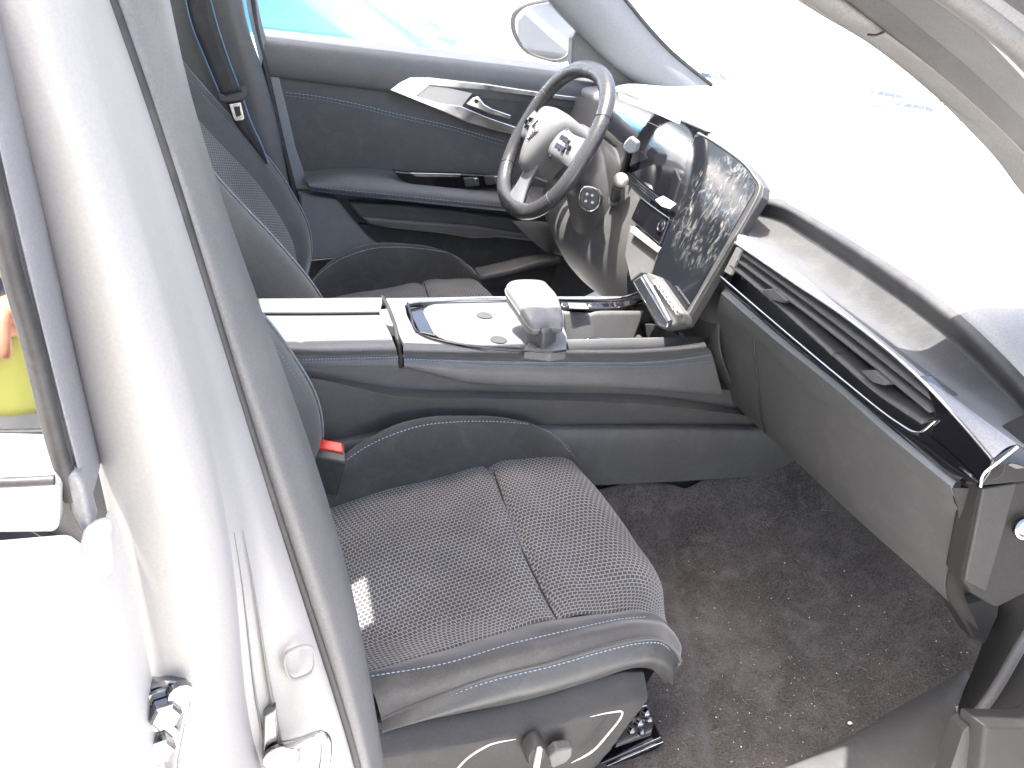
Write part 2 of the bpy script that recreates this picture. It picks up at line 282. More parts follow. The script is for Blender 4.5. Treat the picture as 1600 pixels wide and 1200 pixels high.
SA, SB, SD = P(1015,430,x=.57), P(1058,505,x=.56), P(1187,287,x=.64)
sn = np.cross(SB-SA, SD-SA); sn /= np.linalg.norm(sn)
if sn[0] > 0: sn = -sn
sd_ = float(sn@SA)
def sp(px, py, o=0): return P(px, py, n=sn, d=sd_+o)
SMEAR = tuple(sp(1120,325)-(sp(1060,510)+V(.02,0,0)))
M = dict(
 plastic=mat("grey_plastic", (.074, .074, .074), .55, bump=.25, bscale=900, var=.12, vscale=5),
 plastic_b=mat("door_plastic", (.095, .098, .10), .5, bump=.25, bscale=900, var=.1, vscale=4),
 plastic_lo=mat("lower_plastic", (.080, .080, .080), .6, bump=.3, bscale=800, var=.15, vscale=6),
 plastic_hi=mat("warm_plastic", (.088, .087, .086), .5, bump=.2, bscale=900, var=.1),
 black=mat("black_plastic", (.042, .042, .043), .45, bump=.1, bscale=800),
 piano=mat("piano_black", (.006, .006, .008), .06, spec=.6, coat=.5, rvar=.04, vscale=30, dust=0, grain=.03),
 chrome=mat("satin_chrome", (.78, .78, .78), .18, 1, rvar=.06, vscale=40),
 steel=mat("zinc_steel", (.30, .30, .31), .22, 1, rvar=.12, vscale=60),
 alu=mat("brushed_alu", (.62, .60, .56), .45, .6, bump=.3, bscale=1500),
 suede=mat("charcoal_suede", (.064, .063, .062), .9, bump=.35, bscale=500, var=.25, vscale=9, sheen=.35, spec=.15),
 suede_b=mat("seatback_suede", (.082, .084, .084), .85, bump=.3, bscale=500, var=.2, vscale=7, sheen=.3, spec=.2),
 leather=mat("black_leatherette", (.048, .048, .048), .42, bump=.45, bscale=600, var=.15, vscale=10, rvar=.08),
 console=mat("console_leatherette", (.135, .138, .142), .42, bump=.3, bscale=700, var=.08, vscale=12),
 consoleside=mat("console_side_leatherette", (.11, .11, .11), .38, bump=.35, bscale=700, var=.22, vscale=10),
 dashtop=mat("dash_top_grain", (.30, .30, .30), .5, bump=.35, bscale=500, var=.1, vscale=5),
 pad=mat("dash_suede_pad", (.045, .045, .046), .85, bump=.4, bscale=400, var=.2, vscale=12, sheen=.4, spec=.2),
 strip=mat("dash_leather_strip", (.30, .30, .31), .45, bump=.3, bscale=600),
 carpet=mat("footwell_carpet", (.036, .0335, .033), .95, bump=1.0, bscale=420, grain=.5, gscale=330, dust=.22, var=.7, vscale=7, tint=(.066, .060, .056), speck=.25, sheen=.3, spec=.1),
 frame=mat('window_frame_grey', (.19,.19,.205), .4, bump=.1),
 rimplastic=mat('rim_plastic', (.045,.045,.047), .5, bump=.2),
 wheel=mat('wheel_leather', (.036,.036,.038), .26, bump=.3, bscale=600, rvar=.04, vscale=20, dust=.02),
 colplastic=mat('column_plastic', (.075,.075,.075), .5, bump=.25, bscale=800),
 outer=mat('outer_trim_plastic', (.022,.0215,.021), .55, bump=.3, bscale=700, dust=.02, spec=.2),
 sidetrim=mat('seat_side_plastic', (.034,.0335,.0335), .5, bump=.25, bscale=800, dust=.03, spec=.25),
 hub=mat('wheel_hub_grey', (.12,.12,.12), .4, bump=.3, bscale=700, dust=.04),
 bezel=mat('grey_bezel', (.13,.13,.125), .4),
 fabric=weave("woven_seat_fabric", (.066, .065, .064), (.27, .265, .255), .0034, .0033),
 thread=mat("blue_thread", (.11, .21, .38), .6, sheen=.3),
 threadp=mat("pale_thread", (.26, .34, .46), .6, sheen=.3),
 paint=mat("silver_paint", (.31, .305, .30), .6, .15, coat=0, rvar=.05, vscale=8, var=.05, dust=.03, grain=.05),
 paintw=mat("dusty_silver_paint", (.45, .44, .42), .5, .1, coat=.1, var=.12, vscale=10, dust=.05, grain=.05),
 rubber=mat("grey_weatherstrip", (.12, .12, .122), .5, bump=.2, bscale=500, var=.1, vscale=9),
 seal=mat("black_seal", (.02, .02, .022), .55, bump=.2, bscale=400),
 liner=mat("pillar_cloth", (.17, .168, .16), .9, bump=.6, bscale=500, var=.15, vscale=60),
 trimlight=mat("pillar_trim", (.19, .205, .22), .7, bump=.3, bscale=700),
 red=mat("red_button", (.62, .03, .02), .35, bump=.1, bscale=200),
 webbing=mat("belt_webbing", (.050, .050, .052), .7, bump=.6, bscale=900, var=.15, vscale=40),
 screen=smeared_screen("dusty_touchscreen"),
 glassd=mat("tinted_reflective_glass", (.48, .49, .48), .02, 1.0),
 shield=dusty_glass("dusty_windshield", .04),
 window=dusty_glass("dusty_side_window", .05),
 mirror=mat("mirror_glass", (.9, .9, .9), .02, 1),
 ground=mat("pale_gravel", (.60, .592, .58), .95, bump=.3, bscale=30, var=.2, vscale=1.2),
 vest=mat("hi_vis_yellow", (.80, .80, .22), .7, bump=.3, bscale=200, var=.12, vscale=7, dust=0, grain=.03),
 tape=mat("reflective_tape", (.50, .50, .50), .4, .2, dust=0, grain=.03),
 skin=mat("skin", (.55, .25, .16), .5, var=.08, vscale=20, dust=0, grain=.03),
 trousers=mat("navy_cloth", (.03, .04, .07), .9, bump=.4, bscale=300, var=.2),
 hair=mat("brown_hair", (.05, .03, .02), .7, bump=.8, bscale=200),
 carw=mat("white_car_paint", (.80, .80, .80), .25, coat=.8, dust=0, grain=.03),
 cars=mat("silver_car_paint", (.60, .61, .62), .28, .5, coat=.8, dust=0, grain=.03),
 carglass=dusty_glass('sky_tinted_car_glass', .04, col=(.9,.93,.95), tintc=(.48,.76,.88)),  # tint carries the blue of reflected sky
 carg=mat("car_window_sky_blue", (.003, .018, .06), .5, 0, spec=.3, dust=0),  # flat blue put in place of a sky reflection
 tyre=mat("tyre", (.03, .03, .03), .8), crumb=mat("tan_crumb", (.36, .29, .21), .8), crumbw=mat("white_crumb", (.75, .74, .7), .8), fibre=mat("straw_fibre", (.20, .15, .10), .8),
)

# ================================================================== SETTING
xs = np.concatenate([[-1900, -900], np.linspace(-300, -14, 8), np.linspace(-12, 12, 13), np.linspace(14, 300, 24), [900, 1900]])
vs = []; fs = []
def gz(x, y):
    d = max(0, math.hypot(x, y)-13); return -.30-min(d*.135, 6.0)-(.02*min(max(0, d-48), 60))
for i, x in enumerate(xs):
    for j, y in enumerate(xs): vs.append((x, y, gz(x, y)))
n = len(xs)
for i in range(n-1):
    for j in range(n-1): fs.append((i*n+j, (i+1)*n+j, (i+1)*n+j+1, i*n+j+1))
g = mobj("ground", vs, fs, M['ground'], loc=(0, 0, 0)); g['kind'] = 'structure'

# ================================================================== CAR BODY
body = thing("silver_car", (0, 0, -.3), "silver car body shell seen from its open front passenger doorway", "car")
# near B pillar: weatherstrip, flange, painted outer face
Aline = [(255,-10,-.61),(275,100,-.612),(310,230,-.62),(345,330,-.628),(380,430,-.635),(412,520,-.64),(447,620,-.645),(480,715,-.65),(510,800,-.655),(540,900,-.66),(566,1000,-.665),(583,1090,-.67),(603,1210,-.675)]
Bline = [(170,-10,-.66),(200,80,-.662),(230,160,-.665),(268,280,-.67),(305,400,-.675),(345,520,-.68),(385,640,-.685),(425,770,-.69),(443,850,-.693),(487,962,-.697),(525,1075,-.70),(563,1210,-.705)]
Cline = [(122,-10,-.745),(150,80,-.745),(185,200,-.75),(225,330,-.75),(262,460,-.755),(297,580,-.755),(330,700,-.76),(355,800,-.76),(364,870,-.755),(373,962,-.745),(380,1075,-.735),(412,1210,-.73)]
A3, B3, C3 = PYs(Aline), PYs(Bline), PYs(Cline)
A3, B3, C3 = [cr(q, 14) for q in (A3, B3, C3)]
D3 = PYs([(-60,-10,-.765),(-10,150,-.765),(40,330,-.77),(80,500,-.77),(120,680,-.775),(150,800,-.78),(185,960,-.78),(215,1080,-.785),(240,1210,-.79)]); D3 = cr(D3, 14)
def smooth_line(q, deg=4):
    q = np.array(q); t = np.linspace(-1, 1, len(q)); return np.stack([np.polyval(np.polyfit(t, q[:, k], deg), t) for k in range(3)], 1)
A3, B3, C3, D3 = [smooth_line(q) for q in (A3, B3, C3, D3)]
mid = lambda a, b, t, dy=0: [p*(1-t)+q*t+V(0, dy, 0) for p, q in zip(a, b)]
ws = patch("weatherstrip", [[p+V(0,.05,0) for p in A3], mid(A3,B3,.04,-.004), mid(A3,B3,.3,-.016), mid(A3,B3,.65,-.018), mid(A3,B3,.93,-.004), mid(A3,B3,.97,.02)], 120, 28, M['rubber'], body)
fl = patch("pillar_flange", [[p+V(0,.02,0) for p in B3], mid(B3,C3,.04,-.001), mid(B3,C3,.30,-.004), mid(B3,C3,.6,.002), mid(B3,C3,.88,.0), C3], 120, 30, M['paint'], body)
bp = patch("b_pillar", [C3, mid(C3,D3,.06,-.014), mid(C3,D3,.3,-.026), mid(C3,D3,.6,-.02), mid(C3,D3,.85,-.004), mid(C3,D3,1,.03)], 110, 30, M['paint'], body)
tube("pillar_gap", mid(B3, B3, 0, -.0005), .0045, M['seal'], body, n=90, res=8)
tube("flange_shade_line", mid(B3,C3,.74,-.002)[7:], [.0002,.001,.0018,.002], M['bezel'], body, n=40, res=8)  # thin darker lines stand in for the shading along the flange
tube("flange_shade_line", mid(B3,C3,.90,-.001)[7:], [.0002,.0006,.001,.0012], M['bezel'], body, n=40, res=8)
# embossed mark on the flange
em = PY([(447,1022),(475,1010),(487,1012),(491,1040),(485,1052),(460,1062),(450,1055)], -.7235)
tube("embossed_mark", em, .0022, M['paint'], body, n=40, closed=True, res=8, flat=.6)
# hinge bracket with bolts
hb = slab("hinge", PY([(222,1078),(262,1066),(292,1072),(298,1100),(288,1140),(278,1190),(275,1230),(228,1240)], -.792), (0, .012, 0), M['steel'], body, .003)
for (bx, by, r) in ((252,1104,.013),(243,1158,.013)):
    c = P(bx, by, y=-.795)
    w = lathe("washer", c, (0.25,-1,.15), [(0,.0),(0,r*1.25),(.003,r*1.25),(.0035,r*.7)], M['steel'], hb, 24)
    h = lathe("bolt", c+V(.002,-.004,.001), (0.25,-1,.15), [(0,.0),(0,r*.85),(.009,r*.85),(.011,r*.7),(.0112,.001)], M['steel'], hb, 6)
lathe("bolt", P(281,1080,y=-.795), (0.25,-1,.15), [(0,0),(0,.009),(.006,.009),(.007,.001)], M['steel'], hb, 12)
lathe("bolt", P(247,1128,y=-.795), (0.25,-1,.15), [(0,0),(0,.006),(.005,.005),(.006,.001)], M['chrome'], hb, 12)
# striker
st = slab("striker", PY([(412,1120),(432,1108),(436,1165),(440,1225),(424,1230),(410,1190)], -.735), (0, .01, 0), M['steel'], body, .002)
tube("striker_loop", PYs([(440,1166,-.735),(470,1160,-.765),(500,1150,-.775),(508,1155,-.775),(506,1200,-.772),(500,1212,-.765),(455,1215,-.735)]), .0048, M['chrome'], st, n=50, res=10)
lathe("washer", P(440,1180,y=-.737), (0,-1,0), [(0,0),(0,.016),(.004,.016),(.005,.001)], M['steel'], st, 24)
# sill and threshold trim
I = cr(PZ([(990,1290,.13),(1130,1240,.13),(1290,1172,.13),(1400,1108,.135),(1480,1040,.15),(1528,988,.18)]), 10)
J1 = cr(PZ([(1060,1330,.15),(1200,1290,.15),(1335,1215,.155),(1430,1140,.165),(1500,1062,.18),(1536,1000,.205)]), 10)
J2 = cr(PZ([(1150,1400,.14),(1260,1350,.14),(1410,1240,.145),(1490,1150,.155),(1530,1085,.17),(1548,1020,.20)]), 10)
patch("sill_trim", [[p+V(0,.01,-.03) for p in I], I, J1, J2, [p+V(.02,-.03,-.05) for p in J2]], 60, 24, M['plastic'], body)
sm1 = PYs([(1548,940,-.70),(1600,905,-.72),(1660,880,-.72)]); 
patch("a_pillar_lower", [PYs([(1505,1080,-.66),(1530,1020,-.66),(1545,955,-.66),(1560,930,-.67)]), PYs([(1490,1140,-.70),(1545,1060,-.70),(1590,985,-.70),(1630,920,-.70)]), PYs([(1500,1160,-.715),(1560,1080,-.715),(1610,1005,-.715),(1650,940,-.715)]), PYs([(1540,1190,-.72),(1600,1110,-.72),(1650,1040,-.72),(1680,980,-.72)])], 30, 20, M['outer'], body)
tube("door_seal", PYs([(1440,1240,-.72),(1500,1150,-.72),(1550,1085,-.72),(1600,1000,-.72),(1640,940,-.72)]), .007, M['rubber'], body, n=40)
# near A pillar: cloth edge, dark trim, light trim
La = cr(PYs([(1180,-60,-.50),(1250,-12,-.52),(1300,22,-.53),(1356,52,-.54),(1440,112,-.56),(1500,163,-.58),(1600,268,-.60),(1680,360,-.62)])+[V(.99,-.690,.850)], 16)
Lb = cr(PYs([(1240,-60,-.52),(1315,-5,-.54),(1385,50,-.56),(1460,108,-.58),(1520,160,-.60),(1600,236,-.62),(1680,320,-.64)])+[V(1.00,-.705,.842)], 16)
Lc = cr(PYs([(1310,-60,-.56),(1385,0,-.58),(1440,45,-.60),(1500,93,-.62),(1560,148,-.64),(1600,185,-.65),(1680,260,-.66)])+[V(1.02,-.725,.842)], 16)
Ld = cr(PYs([(1410,-60,-.60),(1478,-4,-.66),(1530,38,-.68),(1570,80,-.69),(1610,118,-.70),(1690,200,-.71)])+[V(1.03,-.750,.832)], 16)
patch("pillar_cloth_edge", [mid(La,La,0,.03), La, mid(La,Lb,.5,-.008), Lb, mid(Lb,Lb,0,.02)], 50, 16, M['liner'], body)
patch("a_pillar_trim", [mid(Lb,Lb,0,.01), mid(Lb,Lc,.03,-.002), mid(Lb,Lc,.5,-.003), mid(Lb,Lc,.97,-.001)], 50, 12, M['plastic_hi'], body)
patch("a_pillar_weatherstrip", [mid(Lc,Lc,0,.012), mid(Lc,Ld,.1,-.012), mid(Lc,Ld,.5,-.018), mid(Lc,Ld,.9,-.008), mid(Ld,Ld,0,.02)], 50, 16, M['rubber'], body)
Le = cr(PYs([(1425,-60,-.76),(1497,-4,-.765),(1545,35,-.77),(1580,68,-.775),(1625,112,-.78),(1700,190,-.785)])+[V(1.04,-.785,.815)], 16)
patch("a_pillar_outer", [mid(Ld,Ld,0,.01), mid(Ld,Le,.1,-.004), mid(Ld,Le,.5,-.010), mid(Ld,Le,1,-.002), mid(Le,Le,0,.0)+np.array([0,0,.0]) if False else [p+V(.03,.02,.03) for p in Le]], 50, 16, M['paintw'], body)
tube("cloth_crease", PY([(1356,54),(1368,55),(1381,50)], -.562), .0012, M['seal'], body, n=8)
# far A pillar
Ea = cr(PYs([(840,-40,.66),(862,0,.665),(905,48,.67),(955,98,.675),(1002,133,.68)]), 9)
Eb = cr(PYs([(935,-50,.64),(978,0,.645),(1012,42,.65),(1050,82,.66),(1112,133,.67)]), 9)
Ea = [p+V(0,0,0) for p in Ea]
patch("far_a_pillar", [mid(Ea,Ea,0,.04), Ea, mid(Ea,Eb,.5,-.02), Eb], 40, 18, M['trimlight'], body)
tube("windshield_seal", mid(Eb,Eb,0,.0), .005, M['seal'], body, n=40)
# far B pillar trim (behind the driver's belt) and rear quarter
Fa = cr(PYs([(372,-30,.66),(385,40,.66),(408,110,.665),(430,190,.67),(450,290,.675),(468,380,.68),(478,450,.68)]), 9)
Fb = cr(PYs([(240,-30,.70),(262,60,.70),(285,160,.70),(320,280,.70),(360,380,.70),(400,460,.70)]), 9)
patch("far_b_pillar_trim", [mid(Fa,Fa,0,.06), Fa, mid(Fa,Fb,.12,-.015), mid(Fa,Fb,.6,-.01), Fb], 40, 20, M['plastic_b'], body)
patch("pillar_edge_trim", [PYs([(380,-20,.70),(392,40,.70),(408,105,.70)]), PYs([(398,-20,.74),(410,40,.74),(416,60,.74)])], 20, 6, M['trimlight'], body)
tube("pillar_seal", PYs([(392,-20,.725),(400,45,.72),(417,118,.72),(440,220,.72),(462,310,.715),(476,370,.71)]), .007, M['seal'], body, n=40)
# unseen roof plates around an open glass centre, outlines shaped to cast the cabin shade
def plate(name, pts, z, th, m): return slab(name, [V(a, b, z+.02*0-(b*b)*.08) for a, b in pts], (0, 0, th), m, body, .01)
plate("roof_panel", [(-.285,-.67),(.44,-.67),(.44,-.143),(-.285,-.143)], 1.26, .03, M['paintw'])
plate("roof_panel", [(-1.2,-.67),(-.335,-.67),(-.335,-.143),(-1.2,-.143)], 1.26, .03, M['paintw'])
plate("roof_slit_plate", [(-.336,-.67),(-.284,-.67),(-.284,-.455),(-.336,-.48)], 1.258, .03, M['paintw'])  # plates leave an invented slit that drops a patch of sun on the seat
plate("roof_slit_plate", [(-.336,-.395),(-.284,-.37),(-.284,-.143),(-.336,-.143)], 1.258, .03, M['paintw'])
plate("roof_rear", [(-2.2,-.20),(-.336,-.20),(-.336,.76),(-2.2,.76)], 1.262, .028, M['paintw'])
plate("roof_panel", [(-.34,.165),(.20,.165),(.20,.76),(-.34,.76)], 1.261, .03, M['paintw'])
plate("roof_rail", [(.19,.54),(.52,.54),(.52,.76),(.19,.76)], 1.263, .03, M['paintw'])
# cabin rear bulk, firewall, floor pan
slab("rear_seat_back", [V(-1.0,-.65,.1), V(-1.0,.65,.1), V(-1.2,.65,.9), V(-1.2,-.65,.9)], (-.12, 0, 0), M['suede'], body, .03)
slab("rear_cushion", [V(-1.0,-.65,.35), V(-1.0,.65,.35), V(-.62,.65,.33), V(-.62,-.65,.33)], (0, 0, -.2), M['suede'], body, .03)
slab("firewall", [V(1.15,-.72,.0), V(1.15,.72,.0), V(1.2,.72,.8), V(1.2,-.72,.8)], (.03, 0, 0), M['seal'], body, 0)
# bonnet and wings
patch("bonnet", [[V(1.22,y,.80-.06*y*y) for y in np.linspace(-.8,.8,9)], [V(1.6,y,.78-.08*y*y) for y in np.linspace(-.8,.8,9)], [V(2.0,y,.70-.1*y*y) for y in np.linspace(-.78,.78,9)], [V(2.2,y,.55-.1*y*y) for y in np.linspace(-.7,.7,9)]], 30, 20, M['paintw'], body)
for s in (-1, 1):
    patch("front_wing", [[V(1.0,s*.80,.74), V(1.6,s*.81,.73), V(2.1,s*.79,.62)], [V(1.0,s*.88,.55), V(1.6,s*.9,.53), V(2.1,s*.86,.45)], [V(1.0,s*.88,.3), V(1.6,s*.9,.45), V(2.1,s*.86,.3)]], 20, 14, M['paintw'], body)
# windshield
WL = [Eb[8]+V(0,.004,0), Eb[6]+V(0,.004,0), Eb[3]+V(0,.004,0), Eb[0]+V(0,.004,0)]
WM = [V(1.22,0,.83), V(.97,0,.98), V(.74,0,1.10), V(.50,0,1.235)]
WR = [La[15], La[12], La[6], La[0]]
wsd = patch("windshield", [[WL[0],WL[1],WL[2],WL[3]], WM, WR], 30, 30, M['shield'], body)

# ================================================================== REAR DOOR (near left)
rd = thing("rear_door", (-.5, -.8, -.1), "silver rear door beside the B pillar with a person in yellow mirrored in its window", "car door")
Ga = cr(PYs([(-40,-60,-.80),(0,132,-.80),(40,310,-.80),(68,430,-.80),(98,560,-.80),(128,680,-.80),(148,762,-.80)]), 9)
Gb = cr(PYs([(-95,-60,-.815),(-20,250,-.815),(14,400,-.815),(47,520,-.815),(74,630,-.815),(94,710,-.815),(114,775,-.815)]), 9)
patch("window_frame", [mid(Ga,Ga,0,.03), mid(Ga,Gb,.05,-.008), mid(Ga,Gb,.25,-.012), mid(Ga,Gb,.4,-.004), mid(Ga,Gb,.7,-.006), mid(Ga,Gb,.97,-.002)], 60, 26, M['frame'], rd)
tube("glass_seal", mid(Gb,Gb,0,-.002), .0052, M['seal'], rd, n=60, res=8)
gl = slab("window_glass", [P(-400,-200,y=-.805), P(-95,-60,y=-.805), P(-20,250,y=-.805), P(35,520,y=-.805), P(95,760,y=-.805), P(-400,760,y=-.805)], (0, .004, 0), M['glassd'], rd, 0)
sb = slab("window_sill", PY([(-500,752),(80,750),(94,765),(92,825),(84,833),(-500,840)], -.83), (0, .03, 0), M['paintw'], rd, .006)
tube("sill_seal", PY([(-400,756),(0,754),(85,750)], -.830), .003, M['seal'], rd, n=20)
slab("frame_foot", PY([(100,742),(122,740),(132,760),(140,800),(148,832),(128,838),(108,800)], -.822), (0, .02, 0), M['frame'], rd, .004)
slab("edge_cap", PY([(124,846),(165,834),(175,850),(176,903),(142,912),(126,898)], -.835), (0, .02, 0), M['paintw'], rd, .006)
eL = PY([(98,836),(113,915),(133,1010),(158,1110),(184,1240)], -.832); eM = PY([(110,838),(130,915),(152,1005),(179,1105),(206,1240)], -.836); eR = PY([(150,840),(177,908),(196,985),(219,1100),(247,1240)], -.815)
patch("door_edge", [eL, eM, [(p+q)/2+V(0,-.006,0) for p, q in zip(eM, eR)], eR, [p+V(.004,.03,0) for p in eR]], 50, 20, M['paintw'], rd)
patch("door_skin", [[V(-1.3,-.86,p[2]+.06), V(-.7,-.86,p[2]+.02), p] for p in eL], 40, 24, M['paintw'], rd)

# ================================================================== DRIVER DOOR (far)
dd = thing("driver_door", (.4, .74, -.1), "closed driver door with charcoal suede panel, silver chevron trim and armrest", "car door")
def dslab(name, px, y, th, m, par=dd, bevel=.003, curve=0): return slab(name, PY(px, y), (0, th, 0), m, par, bevel, curve)
# door inner shell
dslab("door_shell", [(412,60),(1010,140),(1060,240),(1000,420),(900,470),(600,470),(480,460),(455,330),(430,190)], .765, .05, M['plastic_lo'], bevel=0)
# sill roll and upper panel
T0 = cr(PYs([(405,44,.80),(600,66,.80),(800,92,.80),(1010,120,.80)]), 8); T1 = cr(PYs([(403,63,.735),(600,87,.735),(830,113,.735),(1010,135,.735)]), 8)
T2 = cr(PYs([(409,85,.722),(600,107,.722),(830,130,.722),(1010,150,.722)]), 8); T3 = cr(PYs([(417,119,.735),(600,142,.735),(830,168,.735),(1010,185,.735)]), 8)
patch("window_sill", [T0, mid(T0,T1,.5,.0), T1, T2, T3, mid(T3,T3,0,.02)], 40, 24, M['plastic_b'], dd)
patch("suede_panel", [cr(PYs([(436,121,.742),(610,142,.742),(830,170,.742),(930,180,.742)]),8), cr(PYs([(446,160,.738),(610,178,.738),(830,215,.738),(930,230,.738)]),8), cr(PYs([(462,230,.742),(610,235,.742),(830,250,.742),(930,262,.742)]),8), cr(PYs([(476,272,.75),(610,275,.75),(830,290,.75),(930,300,.75)]),8)], 40, 20, M['suede_b'], dd)
stitch("stitching", PYs([(446,144,.734),(500,151,.734),(560,163,.734),(620,178,.733),(700,196,.733),(790,222,.734)]), M['threadp'], dd, up=(0,-1,0), L=.007)
stitch("stitching", PYs([(446,149,.734),(500,156,.734),(560,168,.734),(620,183,.733),(700,201,.733),(790,228,.734)]), M['thread'], dd, up=(0,-1,0), L=.007)
dslab("rear_edge_trim", [(416,120),(436,121),(447,165),(462,232),(475,270),(484,296),(462,295),(455,268),(436,200),(424,150)], .73, .03, M['trimlight'])
# chevron trim
tr = dslab("chevron_trim", [(608,141),(622,130),(640,121),(672,121),(760,131),(860,146),(940,156),(938,163),(850,153),(760,142),(690,136),(672,134),(652,150),(690,161),(722,166),(760,182),(800,196),(828,205),(822,214),(780,206),(730,192),(690,174),(650,158)], .718, .02, M['chrome'], bevel=.003)
dslab("inlay", [(650,150),(670,134),(700,137),(738,146),(722,166),(690,161)], .724, .01, M['alu'], tr, .001)
dslab("handle_recess", [(722,165),(736,149),(780,150),(850,160),(900,168),(880,190),(828,206),(790,193),(750,180)], .728, .01, M['black'], tr, .002)
hd = slab("door_handle", PYs([(728,163,.715),(738,153,.712),(748,150,.712),(757,163,.710),(770,170,.706),(800,180,.704),(798,187,.704),(765,178,.706),(745,170,.710)]), (0, .008, 0), M['chrome'], tr, .003)
dslab("latch_dot", [(741,157),(745,155),(749,158),(746,162),(742,161)], .708, .004, M['black'], hd, .0008)
# armrest
R0 = cr(PYs([(474,268,.745),(520,263,.745),(615,266,.745),(700,276,.745),(800,288,.745),(900,296,.745)]), 9)
R1 = cr(PYs([(478,283,.70),(520,275,.70),(615,280,.695),(700,291,.69),(800,302,.69),(900,310,.69)]), 9)
R2r = cr(PYs([(482,288,.682),(520,292,.68),(615,300,.672),(700,309,.668),(800,318,.665),(900,326,.66)]), 9)
R3 = cr(PYs([(484,296,.688),(540,303,.682),(615,311,.676),(700,320,.672),(780,328,.67),(900,340,.66)]), 9)
patch("armrest", [R0, R1, R2r, R3, mid(R3,R3,0,.05)], 50, 24, M['plastic_b'], dd)
stitch("stitching", [p+V(0,-.004,.006) for p in mid(R2r,R3,.7)], M['threadp'], dd, up=(0,-1,.4), L=.007)
stitch("stitching", [p+V(0,-.004,-.002) for p in mid(R2r,R3,.9)], M['thread'], dd, up=(0,-1,.4), L=.007)
ap = dslab("armrest_insert", [(613,267),(640,270),(720,272),(800,276),(800,292),(745,297),(700,295),(650,291),(632,284)], .686, .02, M['piano'])
dslab("insert_highlight", [(640,270),(720,272),(718,277),(650,276)], .684, .003, M['chrome'], ap, .0008)  # chrome sliver stands in for the highlight on the gloss insert
for (a, b) in ((736,284),(768,281)):
    k = dslab("window_switch", [(a-12,b-6),(a+12,b-7),(a+14,b+7),(a-8,b+9)], .681, .012, M['black'], ap, .003)
    dslab("switch_tip", [(a+4,b-5),(a+10,b-5),(a+12,b+4),(a+7,b+5)], .678, .006, M['chrome'], k, .001)
# lower door
dslab("lower_trim", [(543,316),(620,320),(700,328),(790,340),(850,352),(830,368),(760,356),(690,350),(620,345),(562,342)], .715, .03, M['plastic'], bevel=.008)
dslab("pocket_edge", [(562,338),(640,345),(740,352),(800,362),(870,372),(850,380),(780,372),(740,374),(690,366),(600,356),(575,352)], .705, .04, M['plastic_hi'], bevel=.01)
dslab("pocket_back", [(560,350),(880,380),(860,450),(620,440),(590,400)], .74, .01, M['black'], bevel=0)
lb = slab("sill_corner_trim", PYs([(466,302,.70),(528,311,.70),(545,335,.70),(575,370,.70),(604,395,.70),(560,400,.68),(480,410,.67),(476,380,.68),(470,340,.69)]), (0, .03, 0), M['plastic_b'], body, .008)
patch("footwell_lip", [PYs([(742,418,.66),(780,410,.66),(820,400,.66),(862,395,.66)]), PYs([(750,432,.62),(790,425,.62),(840,410,.62),(880,400,.62)])], 20, 6, M['plastic_hi'], body, thick=.02)
patch("kick_panel", [PYs([(800,345,.66),(830,375,.66),(858,396,.66),(900,405,.66)]), PYs([(860,350,.60),(900,365,.60),(950,385,.60),(985,400,.60)]), PYs([(900,395,.58),(930,405,.58),(960,408,.58),(985,410,.58)])], 24, 14, M['plastic'], body)
# mirror and its base, window
dslab("mirror_base", [(903,46),(950,90),(1002,134),(960,136),(903,118),(893,100),(895,60)], .70, .03, M['plastic_b'])
mo = [(800,22),(815,8),(838,1),(870,-2),(890,8),(902,28),(904,52),(896,78),(888,92),(874,99),(850,96),(822,84),(806,64),(798,42)]
mh = slab("mirror_housing", PY([(a-3 if a<850 else a+2, b) for a, b in mo], .93), (.05, .07, 0), M['outer'], dd, .012, curve=40)
mc = np.mean(PY(mo, .925), axis=0)
slab("mirror_glass", [mc+(p-mc)*.88 for p in PY(mo, .925)], (.004, .004, 0), M['mirror'], mh, .001, curve=40)
slab("side_window", [P(408,40,y=.80), P(1000,112,y=.80), V(.62,.74,1.0), V(.35,.66,1.18), V(-.2,.64,1.2)], (0, .004, 0), M['window'], dd, 0)

